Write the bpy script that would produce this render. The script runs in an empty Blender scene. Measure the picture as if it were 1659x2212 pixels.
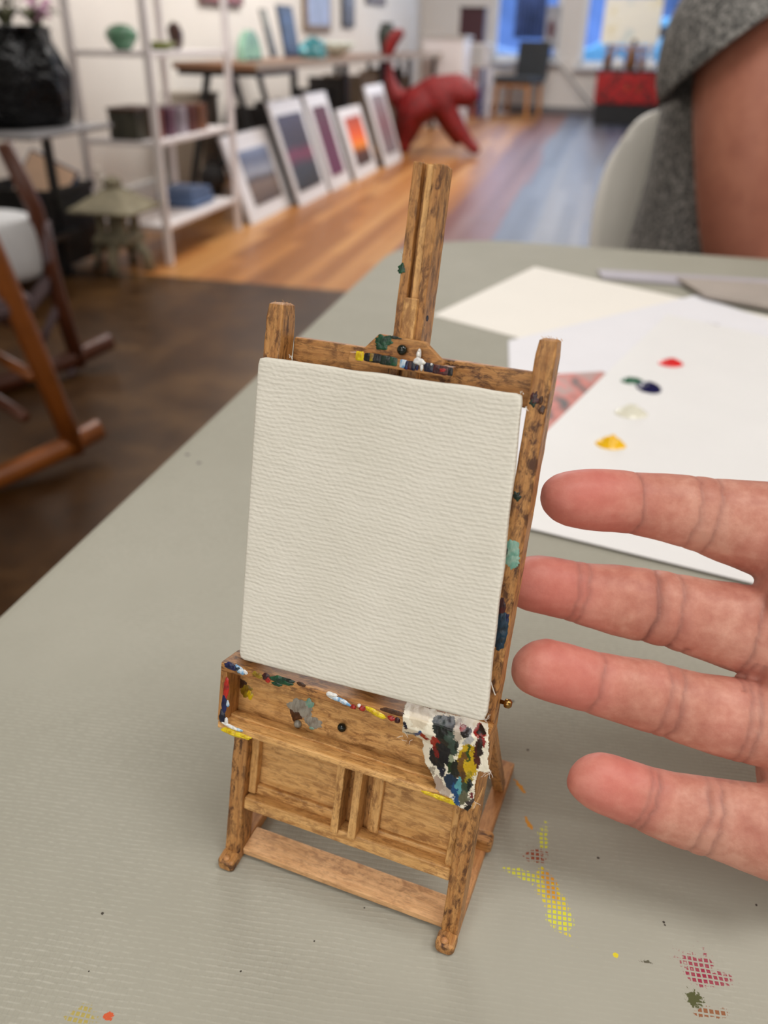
import bpy, bmesh, math, random
from mathutils import Vector, Matrix, noise
random.seed(7)
C = bpy.context.scene.collection
scene = bpy.context.scene
R = math.radians
# ------------------------------------------------------------------ camera
FPX, HY, ROLL = 1768.18, 81.92, 0.0216
TH = math.atan((1106-HY)/FPX)
CAMP = Vector((0, 0, 0.95))
_F = Vector((0, math.cos(TH), -math.sin(TH))); _U = Vector((0, math.sin(TH), math.cos(TH))); _R = Vector((1, 0, 0))
CR = _R*math.cos(ROLL)+_U*math.sin(ROLL); CU = _U*math.cos(ROLL)-_R*math.sin(ROLL); CF = _F
camd = bpy.data.cameras.new('camera'); cam = bpy.data.objects.new('camera', camd); C.objects.link(cam)
m = Matrix.Identity(4)
for i in range(3):
    m[i][0] = CR[i]; m[i][1] = CU[i]; m[i][2] = -CF[i]; m[i][3] = CAMP[i]
cam.matrix_world = m
camd.sensor_fit = 'VERTICAL'; camd.sensor_height = 5.63; camd.sensor_width = 4.22
camd.lens = 5.63*FPX/2212
camd.clip_start = 0.01; camd.clip_end = 120
camd.dof.use_dof = True; camd.dof.focus_distance = 0.197; camd.dof.aperture_fstop = 1.9
scene.camera = cam
# ------------------------------------------------------------------ world, light, exposure
scene.view_settings.view_transform = 'Standard'; scene.view_settings.look = 'None'
scene.view_settings.gamma = 1; scene.view_settings.use_curve_mapping = False
scene.view_settings.exposure = 0.0
w = bpy.data.worlds.new('world'); scene.world = w; w.use_nodes = True
w.node_tree.nodes['Background'].inputs[0].default_value = (0.50, 0.68, 1.0, 1)
w.node_tree.nodes['Background'].inputs[1].default_value = 2.6
A13 = R(13)
def Rm(p, q, z=0): return Vector((p*math.cos(A13)+q*math.sin(A13), -p*math.sin(A13)+q*math.cos(A13), z))
def area(p, q, z, sx, sy, power, col=(1, 0.975, 0.94), rx=0, ry=0):
    l = bpy.data.lights.new('area_light', 'AREA'); l.shape = 'RECTANGLE'; l.size = sx; l.size_y = sy; l.energy = power; l.color = col  # one name for ceiling panels, added fills and window daylight
    o = bpy.data.objects.new('area_light', l); C.objects.link(o); o.location = Rm(p, q, z); o.rotation_euler = (rx, ry, -A13)
    return o
area(2.6, 0.4, 2.95, 0.9, 1.4, 26)  # added fill from the right to brighten the shell chair
area(0.8, 0.0, 2.95, 1.0, 0.8, 25)  # added overhead fill for the chair front and the papers
area(-0.2, -2.85, 1.9, 2.2, 1.5, 24, (1, .975, .94), R(90))  # added fill panel at the near wall, facing forward; no lamp known there
area(-0.5, -1.25, 2.95, 1.3, 1.3, 17)  # unseen panel behind the camera, added to brighten the canvas
area(-1.3, 3.9, 2.95, 1.2, 1.2, 62)
area(-1.2, 6.8, 2.95, 1.4, 1.4, 95)
area(-0.3, 10.4, 2.95, 1.4, 1.4, 85)
# daylight that comes in through the two shop windows
area(-0.2, 13.75, 1.7, 3.6, 1.7, 32, (0.62, 0.78, 1.0), R(-90), 0)

# ------------------------------------------------------------------ helpers: rays, tags
def ray(u, v): return CR*((u-829.5)/FPX) - CU*((v-1106)/FPX) + CF
def at_depth(u, v, d): return CAMP + ray(u, v)*d                 # d = distance along the view axis
def at_z(u, v, z):
    d = ray(u, v); return CAMP + d*((z-CAMP.z)/d.z)
def at_plane(u, v, P, n):
    d = ray(u, v); return CAMP + d*((P-CAMP).dot(n)/d.dot(n))
def to_room(W): return Vector((W.x*math.cos(A13)-W.y*math.sin(A13), W.x*math.sin(A13)+W.y*math.cos(A13), W.z))
def room_q(u, v, q): return to_room(at_plane(u, v, Rm(0, q), Rm(0, 1)))   # room coordinates of a pixel on the plane q
def room_p(u, v, p): return to_room(at_plane(u, v, Rm(p, 0), Rm(1, 0)))
def tag(o, label=None, cat=None, group=None, kind=None):
    if label: o['label'] = label
    if cat: o['category'] = cat
    if group: o['group'] = group
    if kind: o['kind'] = kind
    return o
def thing(name, label, cat, loc, rotz=0, group=None):
    o = bpy.data.objects.new(name, None); C.objects.link(o); o.location = loc; o.rotation_euler = (0, 0, rotz); o.empty_display_size = .02
    return tag(o, label, cat, group)
def rthing(name, label, cat, p, q, z=0, rot=0, group=None): return thing(name, label, cat, Rm(p, q, z), -A13+rot, group)
def obj(name, bm, mat, parent=None, M=None, smooth=False, bevel=0, sub=0, solid=0):
    me = bpy.data.meshes.new(name); bm.normal_update(); bm.to_mesh(me); bm.free()
    return mobj(name, me, mat, parent, M, smooth, bevel, sub, solid)
def mobj(name, me, mat, parent=None, M=None, smooth=False, bevel=0, sub=0, solid=0):
    o = bpy.data.objects.new(name, me); C.objects.link(o)
    if mat: me.materials.append(mat)
    if smooth:
        for f in me.polygons: f.use_smooth = True
    if parent: o.parent = parent
    if M is not None: o.matrix_local = M
    if solid:
        s = o.modifiers.new('s', 'SOLIDIFY'); s.thickness = solid; s.offset = 0
    if bevel:
        b = o.modifiers.new('b', 'BEVEL'); b.width = bevel; b.segments = 2; b.limit_method = 'ANGLE'
    if sub:
        s = o.modifiers.new('u', 'SUBSURF'); s.levels = sub; s.render_levels = sub
    return o
def bx(bm, c, s, M=None):
    r = bmesh.ops.create_cube(bm, size=1)
    for v in r['verts']:
        v.co = Vector((c[0]+v.co.x*s[0], c[1]+v.co.y*s[1], c[2]+v.co.z*s[2]))
        if M is not None: v.co = M @ v.co
    return bm
def box(name, c, s, mat, parent=None, bevel=0, M=None): return obj(name, bx(bmesh.new(), c, s), mat, parent, M, bevel=bevel)
def loft(bm, rings, close=True, cap=True):
    R_ = [[bm.verts.new(p) for p in r] for r in rings]
    n = len(R_[0])
    for a, b in zip(R_, R_[1:]):
        for i in range(n if close else n-1):
            j = (i+1) % n
            bm.faces.new((a[i], a[j], b[j], b[i]))
    if cap: bm.faces.new(R_[0][::-1]); bm.faces.new(R_[-1])
    return bm
def tube(bm, pts, rad, n=10, up=Vector((0, 0, 1)), flat=1.0):
    pts = [Vector(p) for p in pts]; rings = []
    if not hasattr(rad, '__len__'): rad = [rad]*len(pts)
    for i, p in enumerate(pts):
        t = (pts[min(i+1, len(pts)-1)]-pts[max(i-1, 0)]).normalized()
        u_ = up if abs(t.dot(up)) < .95 else Vector((1, 0, 0))
        a = t.cross(u_).normalized(); b = a.cross(t).normalized()
        rings.append([p+a*math.cos(k*2*math.pi/n)*rad[i]+b*math.sin(k*2*math.pi/n)*rad[i]*flat for k in range(n)])
    return loft(bm, rings)
def lathe(bm, prof, n=20, c=(0, 0, 0)):
    return loft(bm, [[Vector((c[0]+r*math.cos(k*2*math.pi/n), c[1]+r*math.sin(k*2*math.pi/n), c[2]+z)) for k in range(n)] for r, z in prof])
def beam(bm, a, b, w, d=None, up=Vector((0, 0, 1))):
    a = Vector(a); b = Vector(b); d = d or w; t = (b-a).normalized()
    if abs(t.dot(up)) > .97: up = Vector((0, 1, 0))
    x = t.cross(up).normalized(); y = x.cross(t).normalized()
    return loft(bm, [[p+x*w/2*sx+y*d/2*sy for sx, sy in ((-1, -1), (1, -1), (1, 1), (-1, 1))] for p in (a, b)])
def skin(name, verts, edges, radii, mat, parent=None, sub=2, flat=None):
    me = bpy.data.meshes.new(name); me.from_pydata([tuple(v) for v in verts], edges, [])
    o = bpy.data.objects.new(name, me); C.objects.link(o); me.materials.append(mat)
    s = o.modifiers.new('sk', 'SKIN'); s.use_smooth_shade = True
    for i, r in enumerate(radii):
        d = me.skin_vertices[0].data[i]; d.radius = r if hasattr(r, '__len__') else (r, r); d.use_root = (i == 0)
    u = o.modifiers.new('u', 'SUBSURF'); u.levels = sub; u.render_levels = sub
    if parent: o.parent = parent
    return o
# ------------------------------------------------------------------ materials
def srgb(r, g, b):
    f = lambda c: (c/255/12.92 if c/255 <= .04045 else ((c/255+.055)/1.055)**2.4)
    return (f(r), f(g), f(b), 1)
class NT:
    def __init__(s, name, rough=.5, metal=0, spec=None):
        s.m = bpy.data.materials.new(name); s.m.use_nodes = True; s.t = s.m.node_tree; s.b = s.t.nodes['Principled BSDF']
        s.b.inputs['Roughness'].default_value = rough; s.b.inputs['Metallic'].default_value = metal
        if spec is not None: s.b.inputs['Specular IOR Level'].default_value = spec
    def n(s, typ, **kw):
        nd = s.t.nodes.new('ShaderNode'+typ)
        for k, v in kw.items():
            if k == 'op': nd.operation = v
            elif k == 'at': pass
            else: setattr(nd, k, v)
        return nd
    def l(s, a, b): s.t.links.new(a, b)
    def coord(s, scale=(1, 1, 1), loc=(0, 0, 0), rot=(0, 0, 0), out='Object'):
        c = s.n('TexCoord'); mp = s.n('Mapping'); mp.inputs['Scale'].default_value = scale; mp.inputs['Location'].default_value = loc; mp.inputs['Rotation'].default_value = rot
        s.l(c.outputs[out], mp.inputs[0]); return mp.outputs[0]
    def noise(s, vec, scale, detail=4, rough=.55, dist=0):
        n = s.n('TexNoise'); n.inputs['Scale'].default_value = scale; n.inputs['Detail'].default_value = detail; n.inputs['Roughness'].default_value = rough; n.inputs['Distortion'].default_value = dist
        if vec is not None: s.l(vec, n.inputs['Vector'])
        return n.outputs['Fac']
    def ramp(s, fac, stops):
        r = s.n('ValToRGB'); e = r.color_ramp.elements
        while len(e) < len(stops): e.new(.5)
        for x, (p, c) in zip(e, stops): x.position = p; x.color = c if len(c) == 4 else (*c, 1)
        s.l(fac, r.inputs[0]); return r.outputs[0]
    def mix(s, fac, a, b, mode='MIX'):
        x = s.n('Mix', data_type='RGBA', blend_type=mode)
        for i, v in ((0, fac), (6, a), (7, b)):
            if hasattr(v, 'is_linked'): s.l(v, x.inputs[i])
            elif i == 0: x.inputs[0].default_value = v
            else: x.inputs[i].default_value = v
        return x.outputs[2]
    def math(s, op, a, b=None, clamp=False):
        x = s.n('Math', op=op); x.use_clamp = clamp
        for i, v in ((0, a), (1, b)):
            if v is None: continue
            if hasattr(v, 'is_linked'): s.l(v, x.inputs[i])
            else: x.inputs[i].default_value = v
        return x.outputs[0]
    def col(s, c):
        if hasattr(c, 'is_linked'): s.l(c, s.b.inputs['Base Color'])
        else: s.b.inputs['Base Color'].default_value = c
        return s
    def bump(s, h, strength=.3, dist=.001):
        b = s.n('Bump'); b.inputs['Strength'].default_value = strength; b.inputs['Distance'].default_value = dist
        s.l(h, b.inputs['Height']); s.l(b.outputs[0], s.b.inputs['Normal']); return s
def plain(name, c, rough=.5, metal=0, var=.08, scale=20, spec=None):
    t = NT(name, rough, metal, spec)
    n = t.noise(t.coord(), scale)
    a = tuple(max(0, x*(1-var)) for x in c[:3])+(1,); b = tuple(min(1, x*(1+var)) for x in c[:3])+(1,)
    t.col(t.ramp(n, [(.3, a), (.7, b)])); return t.m
def wood_small(name, light, mid, dark, mott=.5, gl=1.0):
    t = NT(name, .5)
    rnd = t.n('ObjectInfo').outputs['Random']
    c = t.n('TexCoord').outputs['Object']; off = t.n('VectorMath', op='ADD'); t.l(c, off.inputs[0])
    cx = t.n('CombineXYZ'); sc = t.math('MULTIPLY', rnd, 3.7); t.l(sc, cx.inputs[0]); t.l(sc, cx.inputs[1]); t.l(sc, cx.inputs[2]); t.l(cx.outputs[0], off.inputs[1])
    mp = t.n('Mapping'); mp.inputs['Scale'].default_value = (.09, 1, 1); t.l(off.outputs[0], mp.inputs[0])
    mp2 = t.n('Mapping'); mp2.inputs['Scale'].default_value = (.45, 1, 1); t.l(off.outputs[0], mp2.inputs[0])
    g = t.noise(mp.outputs[0], 900*gl, 4, .6, .3)
    g2 = t.noise(mp.outputs[0], 4200*gl, 3, .65)
    b1 = t.noise(mp2.outputs[0], 620, 5, .7, .4)
    b2 = t.noise(mp2.outputs[0], 130, 3, .5)
    base = t.ramp(g, [(.30, mid), (.62, light)])
    stain = t.ramp(b1, [(.46, (0, 0, 0)), (.60, (1, 1, 1))])
    stain2 = t.math('MULTIPLY', stain, t.math('MULTIPLY', t.ramp(b2, [(.33, (0.25,)*3), (.62, (1,)*3)]), mott))
    c1 = t.mix(stain2, base, dark)
    c2 = t.mix(t.math('MULTIPLY', t.ramp(g2, [(.5, (0,)*3), (.72, (1,)*3)]), .45), c1, dark)
    t.col(c2); t.bump(t.math('ADD', g2, t.math('MULTIPLY', g, 1.2)), .35, .00012)
    t.b.inputs['Roughness'].default_value = .48
    return t.m
WOOD = wood_small('stained_wood', srgb(196, 144, 84), srgb(156, 102, 50), srgb(72, 38, 16), .95)
WOODL = wood_small('pale_wood', srgb(234, 186, 134), srgb(214, 162, 110), srgb(126, 78, 44), .55)
WOODP = wood_small('panel_wood', srgb(228, 180, 116), srgb(198, 146, 82), srgb(122, 74, 32), .7)
WOODR = wood_small('runner_wood', srgb(206, 152, 98), srgb(180, 124, 76), srgb(120, 74, 42), .5)

def paint_mat(name, c, rough=.28, c2=None, sc=900):
    t = NT('paint_'+name, rough)
    n = t.noise(t.coord((1, .4, 1)), sc, 4, .6)
    a = c2 or tuple(x*.55 for x in c[:3])+(1,)
    t.col(t.ramp(n, [(.35, a), (.58, c)])); t.bump(n, .5, .0003); return t.m
PM = {k: paint_mat(k, srgb(*c), .3, srgb(*c2)) for k, c, c2 in (
    ('red', (190, 40, 28), (110, 22, 20)), ('blue', (24, 34, 88), (10, 14, 40)), ('navy', (16, 22, 52), (8, 10, 26)), ('yellow', (226, 202, 20), (190, 150, 16)),
    ('green', (20, 78, 48), (10, 40, 30)), ('darkgreen', (14, 44, 32), (20, 26, 16)), ('white', (238, 236, 228), (205, 208, 212)), ('sky', (96, 152, 196), (220, 228, 232)),
    ('teal', (108, 160, 144), (150, 178, 162)), ('grey', (158, 156, 146), (122, 116, 106)), ('olive', (150, 128, 26), (110, 74, 22)), ('maroon', (74, 22, 22), (30, 14, 20)),
    ('brown', (84, 50, 26), (50, 30, 18)), ('black', (16, 18, 20), (8, 8, 12)), ('petrol', (18, 52, 74), (12, 26, 34)))}
# ------------------------------------------------------------------ room shell
def planks():
    t = NT('floor_material', .32, spec=.3)
    v = t.coord()
    sep = t.n('SeparateXYZ'); t.l(v, sep.inputs[0]); X, Y = sep.outputs[0], sep.outputs[1]
    pw = .085
    idx = t.math('FLOOR', t.math('DIVIDE', X, pw))
    wn = t.n('TexWhiteNoise', noise_dimensions='2D'); cx = t.n('CombineXYZ'); t.l(idx, cx.inputs[0])
    seg = t.math('FLOOR', t.math('ADD', t.math('DIVIDE', Y, 1.6), t.math('MULTIPLY', idx, .37))); t.l(seg, cx.inputs[1]); t.l(cx.outputs[0], wn.inputs[0])
    rnd = wn.outputs['Value']
    grain = t.noise(t.coord((1, .06, 1)), 60, 4)
    wood = t.ramp(rnd, [(0, srgb(146, 92, 46)), (.5, srgb(178, 118, 62)), (1, srgb(196, 142, 84))])
    red = t.ramp(rnd, [(0, srgb(98, 50, 38)), (.5, srgb(126, 76, 66)), (1, srgb(130, 94, 88))])
    grey = t.ramp(rnd, [(0, srgb(88, 88, 94)), (1, srgb(124, 122, 126))])
    blue = t.ramp(rnd, [(0, srgb(62, 68, 86)), (1, srgb(98, 104, 120))])
    jit = t.math('ADD', X, t.math('MULTIPLY', t.math('SUBTRACT', rnd, .5), .12))
    sel = lambda x0: t.math('GREATER_THAN', jit, x0)
    c = t.mix(sel(-.90), wood, red)
    c = t.mix(sel(-.50), c, blue)
    c = t.mix(sel(-.28), c, grey)
    c = t.mix(sel(.02), c, blue)
    c = t.mix(t.math('MULTIPLY', grain, .35), c, srgb(90, 60, 40), 'MULTIPLY')
    edge = t.math('LESS_THAN', t.math('FRACT', t.math('DIVIDE', X, pw)), .035)
    c = t.mix(t.math('MULTIPLY', edge, .5), c, srgb(60, 36, 20))
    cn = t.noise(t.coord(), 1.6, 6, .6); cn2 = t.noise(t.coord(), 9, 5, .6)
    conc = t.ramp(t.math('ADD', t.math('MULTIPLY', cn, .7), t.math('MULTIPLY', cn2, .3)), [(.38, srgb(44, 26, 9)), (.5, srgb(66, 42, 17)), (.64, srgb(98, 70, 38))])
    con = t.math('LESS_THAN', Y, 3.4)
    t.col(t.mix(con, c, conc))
    t.l(t.math('ADD', t.math('MULTIPLY', cn2, .1), .30), t.b.inputs['Roughness'])
    return t.m
def shell(name, c, s, mat):
    o = box(name, c, s, mat); o.location = (0, 0, 0); o.rotation_euler = (0, 0, -A13); tag(o, kind='structure'); return o
MWALL = plain('wall_paint', srgb(236, 230, 222), .7, var=.03, scale=2)
MCEIL = plain('ceiling_paint', srgb(235, 232, 225), .8, var=.02)
MTRIM = plain('white_trim', srgb(236, 238, 240), .4, var=.03)
PL, PR, Q0, Q1, ZC = -2.8, 3.6, -3.0, 14.0, 3.0
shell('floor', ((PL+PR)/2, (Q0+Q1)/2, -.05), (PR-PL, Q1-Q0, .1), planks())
shell('ceiling', ((PL+PR)/2, (Q0+Q1)/2, ZC+.05), (PR-PL+.2, Q1-Q0+.2, .1), MCEIL)
shell('wall_left', (PL-.05, (Q0+Q1)/2, ZC/2), (.1, Q1-Q0+.2, ZC+.1), MWALL)
shell('wall_right', (PR+.05, (Q0+Q1)/2, ZC/2), (.1, Q1-Q0+.2, ZC+.1), MWALL)
shell('wall_near', ((PL+PR)/2, Q0-.05, ZC/2), (PR-PL+.2, .1, ZC+.1), MWALL)
W1, W2 = (-1.74, -.76, .70, 2.5), (-.46, 2.9, .64, 2.5)
bm = bmesh.new()
def seg(p0, p1, z0, z1): bx(bm, ((p0+p1)/2, Q1+.06, (z0+z1)/2), (p1-p0, .12, z1-z0))
seg(PL, W1[0], 0, ZC); seg(W1[0], W1[1], 0, W1[2]); seg(W1[0], W1[1], W1[3], ZC); seg(W1[1], W2[0], 0, ZC)
seg(W2[0], W2[1], 0, W2[2]); seg(W2[0], W2[1], W2[3], ZC); seg(W2[1], PR, 0, ZC)
o = obj('wall_far', bm, MWALL); o.rotation_euler = (0, 0, -A13); tag(o, kind='structure')
MGLASS = NT('window_glass', .02); MGLASS.b.inputs['Transmission Weight'].default_value = 1; MGLASS.b.inputs['IOR'].default_value = 1.0; MGLASS.col((.92, .96, 1, 1)); MGLASS = MGLASS.m
for k, (a, b, z0, z1) in enumerate((W1, W2)):
    wroot = rthing('window_%d' % (k+1), None, None, 0, 0); tag(wroot, kind='structure')
    bm = bmesh.new(); t_ = .07
    for (x0, x1, y0, y1) in ((a, b, z0, z0+t_), (a, b, z1-t_, z1), (a, a+t_, z0, z1), (b-t_, b, z0, z1)) + (((.52, .58, z0, z1),) if k else ()):
        bx(bm, ((x0+x1)/2, Q1+.04, (y0+y1)/2), (x1-x0, .09, y1-y0))
    obj('window_frame', bm, MTRIM, wroot)
    box('pane', ((a+b)/2, Q1+.07, (z0+z1)/2), (b-a, .006, z1-z0), MGLASS, wroot)
    box('window_sill', ((a+b)/2, Q1-.06, z0-.02), (b-a+.1, .16, .04), MTRIM, wroot)
shell('baseboard_left', (PL+.01, 7, .06), (.02, 14, .12), MTRIM)
shell('baseboard_far', ((PL+PR)/2, Q1-.01, .05), (PR-PL, .02, .1), plain('grey_base', srgb(120, 118, 120), .5))
# outside: street, two cars and the facade across
shell('trim_1', (0.5, 24, -.12), (40, 19.8, .1), plain('asphalt', srgb(120, 130, 150), .8))
tag(C.objects['trim_1'], kind='structure'); C.objects['trim_1'].name = 'street_ground'
MCARB = plain('car_paint_blue', srgb(130, 190, 215), .25, .2); MCARG = plain('car_paint_grey', srgb(150, 170, 200), .25, .2)
MDK = plain('dark_glass', srgb(18, 28, 50), .1); MTYRE = plain('tyre_rubber', srgb(22, 24, 30), .7); MHUB = plain('hub_metal', srgb(160, 170, 185), .3, .6)
def car(label, p, q, rot, mat):
    c = rthing('car', label, 'car', p, q, -.07, rot)
    prof = [(-2.1, .35), (-2.15, .62), (-1.95, .86), (-1.35, .95), (-.75, 1.38), (.55, 1.42), (1.15, 1.0), (1.95, .86), (2.15, .6), (2.12, .35)]
    body = bmesh.new(); loft(body, [[Vector((x, y*(.86 if z > 1 else 1), z)) for x, z in prof] for y in (-.85, .85)]); obj('body', body, mat, c, bevel=.04, smooth=False)
    for s in (-1, 1):
        g = bmesh.new(); bx(g, (-.45, s*.80, 1.12), (.75, .03, .3)); obj('side_window', g, MDK, c)
        g = bmesh.new(); bx(g, (.42, s*.80, 1.12), (.75, .03, .3)); obj('side_window', g, MDK, c)
        for x in (-1.35, 1.35):
            wb = tube(bmesh.new(), [(x, s*.72, .32), (x, s*.9, .32)], .32, 20); wh = obj('wheel', wb, MTYRE, c)
            obj('hub', tube(bmesh.new(), [(x, s*.9, .32), (x, s*.92, .32)], .18, 14), MHUB, wh)
    for x in (-1, 1):
        obj('headlight' if x > 0 else 'tail_light', bx(bmesh.new(), (x*2.1, .6, .66), (.08, .3, .12)), MHUB, c)
car('pale grey car parked outside the left window behind the dark chair', -3.7, 18.0, R(2), MCARG)
car('light blue car parked just outside the wide window behind the small painting', 1.05, 17.2, R(-3), MCARB)
car('grey blue car further back outside the wide window at the right', 6.3, 17.8, R(3), MCARG)
fac = box('building_facade', (2, 31, 3.2), (34, 1, 6.6), plain('facade_brick', srgb(110, 130, 170), .8, var=.7, scale=.35)); fac.rotation_euler = (0, 0, -A13)
tag(fac, 'blue-grey facade across the street behind the parked cars', 'building')

# ------------------------------------------------------------------ table with vinyl cloth
def table_mat():
    t = NT('vinyl_cloth', .6, spec=.05)
    v = t.coord((1, 1, 1), rot=(0, 0, R(-5.5)))
    sep = t.n('SeparateXYZ'); t.l(v, sep.inputs[0]); X, Y = sep.outputs[0], sep.outputs[1]
    wob = t.math('MULTIPLY', t.noise(t.coord(), 60, 2), .0014)
    yy = t.math('ADD', Y, wob); xx = t.math('ADD', X, wob)
    sy = t.math('SINE', t.math('MULTIPLY', yy, 2*math.pi/.00145)); sx = t.math('SINE', t.math('MULTIPLY', xx, 2*math.pi/.00135))
    ridge = t.math('POWER', t.math('MULTIPLY', t.math('ADD', sy, 1), .5), 3); ridx = t.math('POWER', t.math('MULTIPLY', t.math('ADD', sx, 1), .5), 4)
    dash = t.noise(t.coord((500, 900, 1)), 1, 2)
    vis = t.noise(t.coord(), 14, 3)
    hm = t.math('ADD', t.math('MULTIPLY', ridge, 1.0), t.math('MULTIPLY', ridx, .5))
    n1 = t.noise(t.coord(), 5, 5, .6); n2 = t.noise(t.coord(), 160, 4, .6)
    base = t.ramp(n1, [(.3, srgb(158, 156, 143)), (.7, srgb(172, 170, 158))])
    vis2 = t.ramp(vis, [(.40, (.12,)*3), (.68, (1,)*3)])
    amt = t.math('MULTIPLY', t.math('MULTIPLY', ridge, t.ramp(dash, [(.38, (0,)*3), (.62, (1,)*3)])), vis2)
    base = t.mix(t.math('MULTIPLY', amt, .36), base, srgb(214, 212, 200))
    # dried paint marks caught on the weave: centre (world), half sizes, angle, colour, density
    grid = t.math('MULTIPLY', t.math('GREATER_THAN', sy, -.55), t.math('GREATER_THAN', sx, -.6))
    geo = t.n('NewGeometry').outputs['Position']
    def mark(u, v_, rx, ry, ang, col, thr=.5, seed=0, gr=1, ns=330):
        nonlocal base
        P = at_z(u, v_, .75)
        mp = t.n('Mapping', vector_type='TEXTURE'); mp.inputs['Location'].default_value = (P.x, P.y, .75); mp.inputs['Rotation'].default_value = (0, 0, R(ang)); mp.inputs['Scale'].default_value = (rx, ry, 1)
        t.l(geo, mp.inputs[0]); ln = t.n('VectorMath', op='LENGTH'); t.l(mp.outputs[0], ln.inputs[0])
        nn = t.noise(t.coord((1, 1, 1), loc=(seed, seed*2, 0)), ns, 3, .7)
        f = t.math('ADD', t.math('SUBTRACT', 1, ln.outputs['Value']), t.math('MULTIPLY', t.math('SUBTRACT', nn, .5), 2.2))
        f = t.math('MULTIPLY', t.math('SUBTRACT', f, thr), 6, True)
        if gr: f = t.math('MULTIPLY', f, grid)
        base = t.mix(t.math('MULTIPLY', f, .9), base, col)
    Y1, Y2, O1, RB, MG = srgb(222, 204, 30), srgb(216, 216, 60), srgb(214, 146, 40), srgb(150, 64, 34), srgb(150, 50, 72)
    mark(1195, 1940, .0045, .0135, 12, Y1, .32, 1); mark(1185, 1905, .003, .007, 10, O1, .3, 2)
    mark(1212, 1985, .006, .0045, -10, Y2, .35, 3); mark(1175, 1808, .0022, .007, -12, Y2, .3, 4)
    mark(1135, 1892, .008, .0022, -18, Y2, .3, 5); mark(1158, 1848, .0055, .004, 0, RB, .42, 6, 1, 800)
    mark(1143, 1780, .0008, .0028, 20, O1, .1, 7, 0, 900); mark(1124, 1700, .0008, .0036, 25, O1, .1, 8, 0, 900)
    mark(1505, 2085, .009, .010, 30, MG, .55, 9); mark(1535, 2112, .008, .003, 0, MG, .3, 10)
    mark(1500, 2158, .003, .003, 0, srgb(70, 74, 30), .3, 11, 0, 900); mark(1535, 2188, .007, .002, 0, srgb(140, 84, 50), .4, 12)
    mark(1330, 2063, .0008, .0008, 0, Y1, 0, 13, 0); mark(1395, 2078, .003, .001, -20, srgb(80, 76, 60), .5, 14, 0, 900)
    mark(235, 2195, .0012, .001, 0, srgb(206, 84, 40), .0, 15, 0, 700); mark(175, 2195, .008, .005, 0, srgb(176, 160, 84), .6, 16)
    for i, (u, v_, r) in enumerate(((1292, 1853, .0007), (1434, 1992, .0006), (1436, 1998, .0005), (221, 1973, .0007), (192, 2098, .0004), (1140, 1620, .0007), (1107, 1515, .001), (405, 982, .0022), (430, 1000, .0022), (787, 1961, .0004), (679, 2033, .0004), (520, 2098, .0004), (1634, 1955, .0006))):
        mark(u, v_, r*.55, r*.55, 0, srgb(52, 44, 40) if u not in (405, 430) else srgb(90, 90, 88), -.1, 20+i, 0, 900)
    t.col(base)
    h = t.math('ADD', t.math('MULTIPLY', hm, vis2), t.math('MULTIPLY', n2, .8))
    fold = t.noise(t.coord((1.0, .35, 1), rot=(0, 0, R(-25))), 24, 3, .5, .6)
    h2 = t.math('ADD', h, t.math('MULTIPLY', fold, 4))
    t.bump(h2, .4, .0003)
    return t.m
MTAB = table_mat()
def rounded(p0, p1, q0, q1, r, n=14):
    pts = []
    for (cx, cy, a0) in ((p1-r, q1-r, 0), (p0+r, q1-r, 90), (p0+r, q0+r, 180), (p1-r, q0+r, 270)):
        for k in range(n+1):
            a = R(a0+90*k/n); pts.append((cx+r*math.cos(a), cy+r*math.sin(a)))
    return pts
TP = rounded(-.208, 1.35, -.75, .985, .125)
tb = rthing('work_table', 'long table with rounded corners under a grey-green woven vinyl cloth, carrying the small easel', 'table', 0, 0)
bm = bmesh.new()
def inset(pts, d):
    cx, cy = .571, .117
    return [(x+(d if x < cx else -d), y+(d if y < cy else -d)) for x, y in pts]
loft(bm, [[Vector((x, y, z)) for x, y in inset(TP, d)] for d, z in ((.0, .690), (0, .742), (.0012, .7465), (.0035, .7492), (.007, .75))])
obj('tabletop', bm, MTAB, tb)
MMET = plain('grey_metal', srgb(120, 120, 122), .35, .8)
for x in (-.05, 1.2):
    for y in (-.6, .8): obj('leg', tube(bmesh.new(), [(x, y, 0), (x, y, .69)], .018, 14), MMET, tb)
# ------------------------------------------------------------------ the miniature easel (millimetres in its own frame)
LEAN = .2725; cl, sl = math.cos(LEAN), math.sin(LEAN)
EO = Vector((-.04269, .14901, .75)); EY = -.3648
easel = thing('miniature_easel', 'tiny dark-stained wooden easel spattered with paint, holding a blank canvas on the grey table', 'easel', EO, EY)
EM = Matrix.Translation(EO) @ Matrix.Rotation(EY, 4, 'Z')
XA, SA, TA = Vector((1, 0, 0)), Vector((0, sl, cl)), Vector((0, -cl, sl))
def SP(x, s, t): return (XA*x+SA*s+TA*t)/1000        # leaning frame: across, up the posts, towards the viewer
S_INV = None
def s_hit(u, v, t):                                    # point of the plane t seen at a pixel of the photo, in (x, s)
    W = EM.inverted(); n = (EM.to_3x3() @ TA); P = EM @ SP(0, 0, t)
    L = W @ at_plane(u, v, P, n); return L.dot(XA)*1000, L.dot(SA)*1000
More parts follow.
